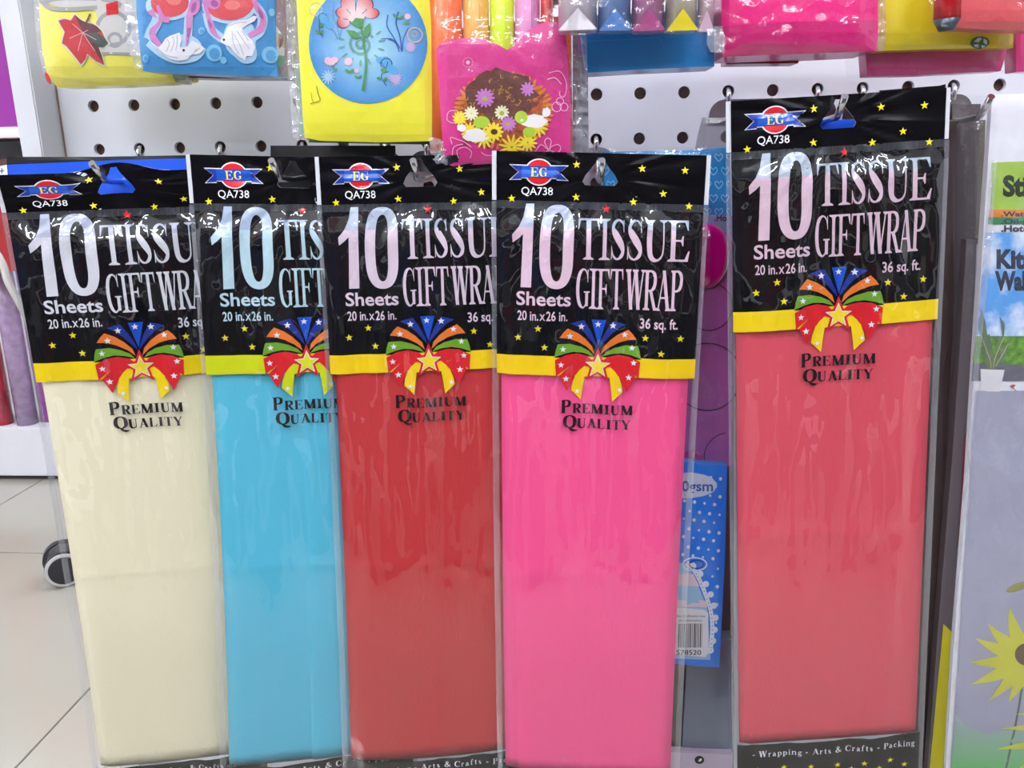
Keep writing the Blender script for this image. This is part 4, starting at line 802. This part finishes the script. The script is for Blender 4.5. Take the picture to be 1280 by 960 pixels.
back_header([(1100, 113), (1175, 107), (1182, 105), (1182, 300), (1100, 300)], -.120, 'dark header with blue edge behind the coral pack', MATS['black_card'])
# tissue pads of the packs behind, so that nothing shows through under the clear edges
for nm, pts, Yb in (('cream', [(40, 480), (240, 480), (262, 970), (130, 970)], -.165), ('blue', [(262, 480), (400, 480), (415, 970), (290, 970)], -.165), ('red', [(415, 480), (600, 480), (612, 970), (445, 970)], -.165)):
    pass
# blue hearts packet behind the bright pink pack
M_hearts = M('hearts_blue', (18, 136, 206), var=.1)
g = Slab('hearts_packet', 'blue packet with a heart outline pattern behind the bright pink pack', 'packet', [(752, 190), (800, 189), (870, 187), (912, 184), (914, 276), (756, 276)], -.135, .02, M_hearts, .003)
ht = []
for xx in range(756, 915, 15):
    for yy in range(196, 276, 17):
        o_ = 7 if (yy//17) % 2 else 0
        ht += line([(xx+o_, yy+6), (xx-5+o_, yy), (xx-3+o_, yy-4), (xx+o_, yy-1), (xx+3+o_, yy-4), (xx+5+o_, yy), (xx+o_, yy+6)], 1.1, 2)
g.draw([p_ for p_ in ht if all(754 < q_[0] < 912 and 189 < q_[1] < 274 for q_ in p_)], 'heart_pattern', M('hearts_light', (150, 214, 244)), .0005)
g.film([(744, 186), (914, 183), (916, 280), (750, 280)], amp=.001, lift=.004)
q_ = Slab('clear_flap', 'grey see-through plastic flap below the chrome plate', 'plastic flap', [(878, 147), (912, 147), (914, 192), (868, 192), (872, 170)], -.10, .0015, film('grey_flap', haze=.35, tint=(130, 120, 130), gain=1.5, rough=.15, crinkle=.3), .001)
n_ = Slab('balloon_packet', 'plum see-through packet with magenta balloon between the pink and coral packs', 'packet', [(862, 268), (916, 270), (914, 582), (850, 580)], -.140, .02, M('plum_film', (176, 100, 180), var=.1, rough=.25, coat=.6, bump=.2, bscale=12), .003)
n_.draw([[(862, 268), (916, 270), (916, 290), (862, 291)]], 'label_strip', M('strip_lilac', (120, 124, 168)), .0004)
n_.draw(sans('.Ho', 893, 908, 276, -8, .03), 'label_lettering', M_ink, .0008)
bm = bmesh.new(); bc = at(884, 320, -.150); bmesh.ops.create_uvsphere(bm, u_segments=28, v_segments=18, radius=1, matrix=Matrix.Translation(Vector(bc)-Vector(n_.root.location)) @ Matrix.Diagonal((.021, .009, .031, 1)))
obj('balloon', from_bm(bm, 'balloon', True), M('balloon_magenta', (190, 0, 130), rough=.12, coat=1), n_.root)
n_.draw(ring(884, 470, 42, 1.6, 40)+ring(910, 570, 30, 1.2, 30, 2.6, 4.6)+ring(885, 382, 30, 1.4, 30), 'circle_outline', M('plum_line', (84, 34, 84)), .0006)
n_.draw([ell(866, 570, 12, 9)], 'magenta_spot', MATS['balloon_magenta'], .0008)
n_.film([(850, 262), (918, 264), (918, 584), (842, 582)], amp=.003, sc_=(14, 40), lift=.012, cut=5)
# polka dot card with barcode
z_ = Slab('polka_dot_packet', 'blue polka dot packet with barcode label between the pink and coral packs', 'packet', [(832, 577), (860, 578), (909, 583), (906, 700), (899, 834), (870, 833), (820, 826)], -.160, .012, M('royal_blue', (14, 124, 236)), .001)
dots = []
for r_ in range(0, 22):
    for c__ in range(0, 7):
        x = 838+c__*12.5+(6 if r_ % 2 else 0)-r_*.35; y = 590+r_*11.2+c__*1.6
        if 834 < x < 905-r_*.35 and y < 828: dots.append((x, y, 2.1 if (r_+c__) % 3 else 1.5))
z_.draw([ell(x, y, r_, r_*1.05, 10) for x, y, r_ in dots if not (y > 700 and x < 892-(760-y)*.12)], 'polka_dot', M('dot_white', (214, 226, 244)), .0004)
z_.draw([[(836, 700), (858, 704), (872, 730), (884, 760), (886, 790), (888, 824), (820, 822)]], 'pale_panel', M('panel_blue', (150, 196, 232)), .0005)
z_.draw([[(836, 716), (866, 716), (874, 732), (830, 730)], [(828, 748), (882, 750), (884, 758), (828, 757)]], 'pink_stripe', M('stripe_pink', (226, 206, 220)), .0006)
lace = [(858, 702), (870, 716), (880, 738), (888, 762), (890, 786), (888, 812)]
z_.draw(line(lace, 5)+[ell(x, y, 4, 4, 12) for x, y in [(866, 706), (875, 716), (882, 729), (888, 742), (892, 756), (894, 771), (893, 786), (891, 800), (888, 812)]], 'lace_edge', M('lace', (222, 232, 246)), .0008)
z_.draw([ell(x, y, .7, .7, 6) for x, y in cr(lace, 5)], 'stitch', M_ink, .0012)
z_.draw(ring(868, 704, 15, 1.6, 24, ry=8), 'loop_outline', M('lace', (0, 0, 0)), .0013); z_.draw(ring(870, 704, 9, 1, 20, ry=5), 'loop_outline', M_navy, .0015)
z_.draw([blob(858, 606, 38, 16, 40, .02, 9)], 'oval_label', M('oval_white', (206, 212, 234)), .0006)
z_.draw(sans('0gsm', 852, 891, 613, -12.5, .02), 'oval_lettering', M('gsm_blue', (34, 96, 176)), .0010)
z_.draw([[(838, 757), (880, 761), (885, 765), (885, 815), (881, 820), (826, 815)]], 'barcode_label', M('label_white', (228, 228, 236)), .0017)
bars = []; x = 848; q = random.Random(5)
while x < 877:
    wd = q.choice([.5, .8, 1.2]); bars.append([(x, 778), (x+wd, 778.2), (x+wd-.6, 808), (x-.6, 807.6)]); x += wd+q.choice([.5, .8, 1.1])
z_.draw(bars, 'barcode', M_ink, .0020)
z_.draw(sans('578520', 845, 876, 817, -6, .01)+sans('Risk of suffocation, keep', 846, 881, 770, -3)+sans('this information', 848, 877, 775.5, -3), 'label_lettering', M_ink, .0020)
z_.film([(828, 560), (868, 570), (913, 574), (914, 700), (922, 790), (920, 838), (880, 836), (818, 832)], amp=.002, lift=.004, cut=5)
# dark packets below
t = Slab('slate_packet', 'dark slate packet below the polka dot packet', 'packet', [(860, 800), (916, 800), (916, 944), (852, 943)], -.125, .02, M('slate_film', (124, 134, 152), coat=.6, bump=.3, bscale=20), .003)
t = Slab('olive_packet', 'narrow dark olive packet left of the slate packet', 'packet', [(842, 800), (860, 800), (858, 944), (836, 944)], -.118, .02, M('olive_dark', (62, 66, 60), coat=.5), .002)
t = Slab('lilac_card', 'pale lilac card with a black oval at the bottom edge of the frame', 'card', [(830, 940), (916, 943), (915, 1010), (828, 1010)], -.135, .01, M('lilac_card', (196, 184, 204)), .001)
t.draw([ell(874, 949, 6, 5, 16)], 'black_oval', M_ink, .0005); t.draw([ell(875, 949, 2.6, 1.6, 10, -.7)], 'oval_leaf', M_wp, .0008)
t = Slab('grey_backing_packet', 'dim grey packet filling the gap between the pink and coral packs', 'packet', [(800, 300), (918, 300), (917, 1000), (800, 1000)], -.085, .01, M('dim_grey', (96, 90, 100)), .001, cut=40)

# packets edge on, right of the coral pack
edges = [('dark brown packet edge right beside the coral pack', 'brown_edge', (66, 52, 52), [(1166, 150), (1196, 150), (1190, 400), (1172, 700), (1160, 980), (1130, 980), (1146, 600), (1160, 300)], -.150),
 ('smoky see-through packet edge, second right of the coral pack', 'smoke_edge', (92, 82, 84), [(1190, 130), (1226, 130), (1212, 400), (1188, 700), (1174, 980), (1158, 980), (1172, 700), (1186, 400)], -.135),
 ('grey olive packet edge, third right of the coral pack', 'olive_edge', (112, 106, 92), [(1200, 150), (1232, 150), (1218, 500), (1196, 760), (1184, 980), (1166, 980), (1182, 700), (1194, 500)], -.115)]
for lab, mn, c_, pts, Yk in edges:
    s_ = Slab('packet_edge', lab, 'packet', pts, Yk, .014, M(mn, c_, coat=.6, rough=.25, bump=.5, bscale=14, var=.15, stretch=(1, 1, .2)), .004)
    if 'olive' in mn:
        s_.draw([[(1205, 330), (1216, 322), (1213, 400), (1204, 404)], [(1199, 450), (1209, 446), (1207, 470), (1198, 474)]], 'red_print', M('edge_red', (168, 60, 56)), .0006)
        s_.draw([[(1196, 490), (1205, 486), (1198, 600), (1189, 610)]], 'crimson_print', M('edge_crimson', (140, 20, 50)), .0006)
s_ = Slab('yellow_edged_packet', 'packet with a bright yellow edge beside the white sticker pack', 'packet', [(1208, 300), (1222, 300), (1206, 640), (1192, 980), (1158, 980), (1172, 780), (1190, 560)], -.165, .01, M('pale_edge', (104, 94, 98), coat=.6, bump=.6, bscale=20, stretch=(1, 1, .2)), .002)
s_.draw([[(1178, 778), (1190, 790), (1184, 880), (1176, 980), (1160, 980), (1170, 860)]], 'yellow_strip', M('edge_yellow', (214, 204, 44)), .0006)
s_.draw(ribbon([(1221, 305, 2), (1206, 640, 3), (1192, 960, 2)]), 'rim_highlight', M('rim_highlight_grey', (186, 184, 194)), .0008)  # pale line painted as a highlight along the packet edge
s_.draw([[(1204, 540), (1209, 540), (1200, 700), (1195, 700)]], 'crimson_strip', MATS['edge_crimson'], .0006)
# white sticker pack at the right edge
r_ = Slab('wall_sticker_pack', 'kitchen wall sticker pack with green label at the right edge', 'sticker pack', [(1240, 118), (1330, 116), (1330, 1000), (1180, 1000), (1192, 800), (1208, 600), (1220, 400), (1230, 250)], -.185, .006, M('pack_white', (232, 231, 240), bump=.2, bscale=18), .003)
r_.draw([[(1238, 203), (1330, 200), (1330, 262), (1236, 262)]], 'green_label', M('label_green', (164, 196, 84)), .0004)
r_.draw([[(1235, 262), (1330, 262), (1330, 271), (1234, 271)]], 'orange_strip', M('strip_orange', (226, 130, 62)), .0004)
r_.draw([[(1233, 271), (1330, 271), (1330, 280), (1233, 280)]], 'green_strip', M('strip_green', (66, 140, 90)), .0004)
sky = mat('print_sky', (120, 176, 232), .35, coat=.3); nt = sky.node_tree; mx_ = [n for n in nt.nodes if n.type == 'MIX'][0]; mx_.inputs['A'].default_value = lin((96, 164, 232))+(1,); mx_.inputs['B'].default_value = lin((238, 240, 248))+(1,)
mr_ = nt.nodes.new('ShaderNodeMapRange'); mr_.inputs['From Min'].default_value = .42; mr_.inputs['From Max'].default_value = .6
no_ = [n for n in nt.nodes if n.type == 'TEX_NOISE'][0]; nt.links.new(no_.outputs['Fac'], mr_.inputs['Value']); nt.links.new(mr_.outputs[0], mx_.inputs['Factor'])
r_.draw([[(1230, 290), (1330, 290), (1330, 420), (1218, 420)]], 'sky_picture', sky, .0004)
r_.draw([[(1218, 419), (1330, 419), (1330, 456), (1214, 453)]], 'grass_picture', M('grass_print', (104, 150, 60), var=.5, vscale=160), .0006)
r_.draw([[(1214, 453), (1330, 456), (1330, 475), (1212, 475)]], 'window_ledge', M('ledge_grey', (104, 104, 116)), .0006)
r_.draw(sans('Stick', 1251, 1316, 244, -25, .05), 'green_label_lettering', M('label_ink', (44, 56, 40)), .0008)
r_.draw(sans('.Waterproof', 1249, 1322, 270, -6, .03)+sans('.Oil-proof', 1249, 1310, 279, -6, .03)+sans('.Hot-proof', 1249, 1316, 289, -8, .035)+sans('Kitchen', 1243, 1330, 334, -23, .05)+sans('Wall', 1241, 1284, 361, -23, .05), 'title_lettering', M('label_ink2', (54, 60, 78)), .0009)
lv = [[(1221, 412), (1224, 384), (1230, 404), (1233, 430), (1230, 440)], [(1222, 424), (1230, 440), (1236, 460), (1232, 460), (1226, 444)], [(1229, 420), (1234, 416), (1239, 440), (1238, 460), (1234, 460)], [(1247, 394), (1253, 404), (1252, 420), (1243, 440), (1239, 460), (1237, 458), (1242, 436), (1250, 418)], [(1258, 425), (1260, 426), (1254, 444), (1243, 458), (1239, 460), (1246, 444)], [(1243, 418), (1247, 419), (1242, 432), (1240, 430)], [(1248, 425), (1251, 432), (1246, 448), (1240, 458), (1243, 440)]]
r_.draw(lv, 'plant_leaf', M('plant_green', (104, 120, 96), var=.25, vscale=120), .0012)
r_.draw(line([(1222, 414), (1234, 446), (1236, 458)], .7)+line([(1252, 420), (1241, 446), (1239, 458)], .8)+line([(1258, 428), (1242, 456)], .7), 'leaf_rim', M('leaf_rim', (190, 188, 120)), .0015)
r_.draw([[(1223, 460), (1253, 461), (1247, 488), (1224, 488)]], 'plant_pot', M('pot_white', (218, 214, 220)), .0010)
r_.draw(line([(1262, 481), (1269, 489)], 1)+[[(1259, 481), (1264, 479), (1267, 480), (1263, 484)]], 'small_flower', M('rust_print', (160, 84, 66)), .0010)
sv = M('silver_film', (166, 166, 186), rough=.22, coat=.5, bump=1.0, bscale=16, metal=.0)
r_.draw([[(1217, 487), (1330, 487), (1330, 1000), (1184, 1000), (1194, 860), (1206, 640)]], 'silver_sheet', sv, .0010)
mdw = M('meadow', (150, 190, 160)); nt = mdw.node_tree; mx_ = [n for n in nt.nodes if n.type == 'MIX'][0]
zt_, zb_2 = at(1240, 890, -.19)[2]-r_.root.location[2], at(1240, 965, -.19)[2]-r_.root.location[2]
sx_ = nt.nodes.new('ShaderNodeSeparateXYZ'); tc_ = [n for n in nt.nodes if n.type == 'TEX_COORD'][0]; nt.links.new(tc_.outputs['Object'], sx_.inputs[0])
mr_ = nt.nodes.new('ShaderNodeMapRange'); mr_.inputs['From Min'].default_value = zt_; mr_.inputs['From Max'].default_value = zb_2; nt.links.new(sx_.outputs['Z'], mr_.inputs['Value'])
mx_.inputs['A'].default_value = lin((168, 170, 188))+(1,); mx_.inputs['B'].default_value = lin((110, 186, 110))+(1,); nt.links.new(mr_.outputs[0], mx_.inputs['Factor'])
r_.draw([[(1186, 1000), (1192, 890), (1205, 905), (1230, 915), (1330, 900), (1330, 1000)]], 'green_print', mdw, .0013)
yl = M('petal_lemon', (206, 204, 74), var=.08); yf = []
for an, ln_ in ((-2.95, 72), (-2.6, 68), (-2.05, 70), (2.9, 76), (2.55, 84), (2.15, 78), (1.8, 66), (-1.2, 60), (1.2, 60), (0, 60), (.6, 60), (-.6, 60)):
    c0, s0 = math.cos(an), math.sin(an); cx_, cy_2 = 1281, 817; ln_ *= .92
    yf += ribbon([(cx_+c0*5, cy_2+s0*5, 9), (cx_+c0*ln_*.4, cy_2+s0*ln_*.4, 17), (cx_+c0*ln_*.75-s0*4, cy_2+s0*ln_*.75+c0*4, 9), (cx_+c0*ln_-s0*9, cy_2+s0*ln_+c0*9, .5)], 4)
r_.draw(yf, 'yellow_petal', yl, .0016)
r_.draw([ell(1280, 815, 14, 14, 20)], 'flower_centre', M('flower_brown', (110, 92, 72)), .0020)
r_.draw(line([(1276, 850), (1268, 900), (1256, 960), (1250, 1000)], 2.6), 'flower_stem', M('stem_grey', (90, 110, 100)), .0014)
r_.draw([[(1268, 890), (1330, 880), (1330, 898)], [(1248, 908), (1330, 896), (1330, 914)], [(1243, 934), (1330, 912), (1330, 934)], [(1262, 962), (1330, 930), (1330, 960)]], 'yellow_petal', yl, .0018)
r_.draw([ell(1270, 731, 16, 5, 14, -.35)], 'olive_leaf', M('olive_print', (150, 148, 84)), .0014)
r_.film([(1180, 118), (1236, 121), (1330, 116), (1330, 1000), (1176, 1000), (1192, 780), (1206, 600), (1204, 400), (1200, 200)], amp=.004, sc_=(26, 70), lift=.006, cut=7)
s_ = sheet([[(1234, 250), (1240, 200), (1246, 200), (1240, 300), (1222, 480), (1206, 700), (1186, 980), (1180, 980), (1198, 700), (1216, 470)]], lambda x, y, d_: at(x, y, -.193+.004*abs(nz(x/4, y/20))), 'silver_edge', F_side, r_.root, cut=6)
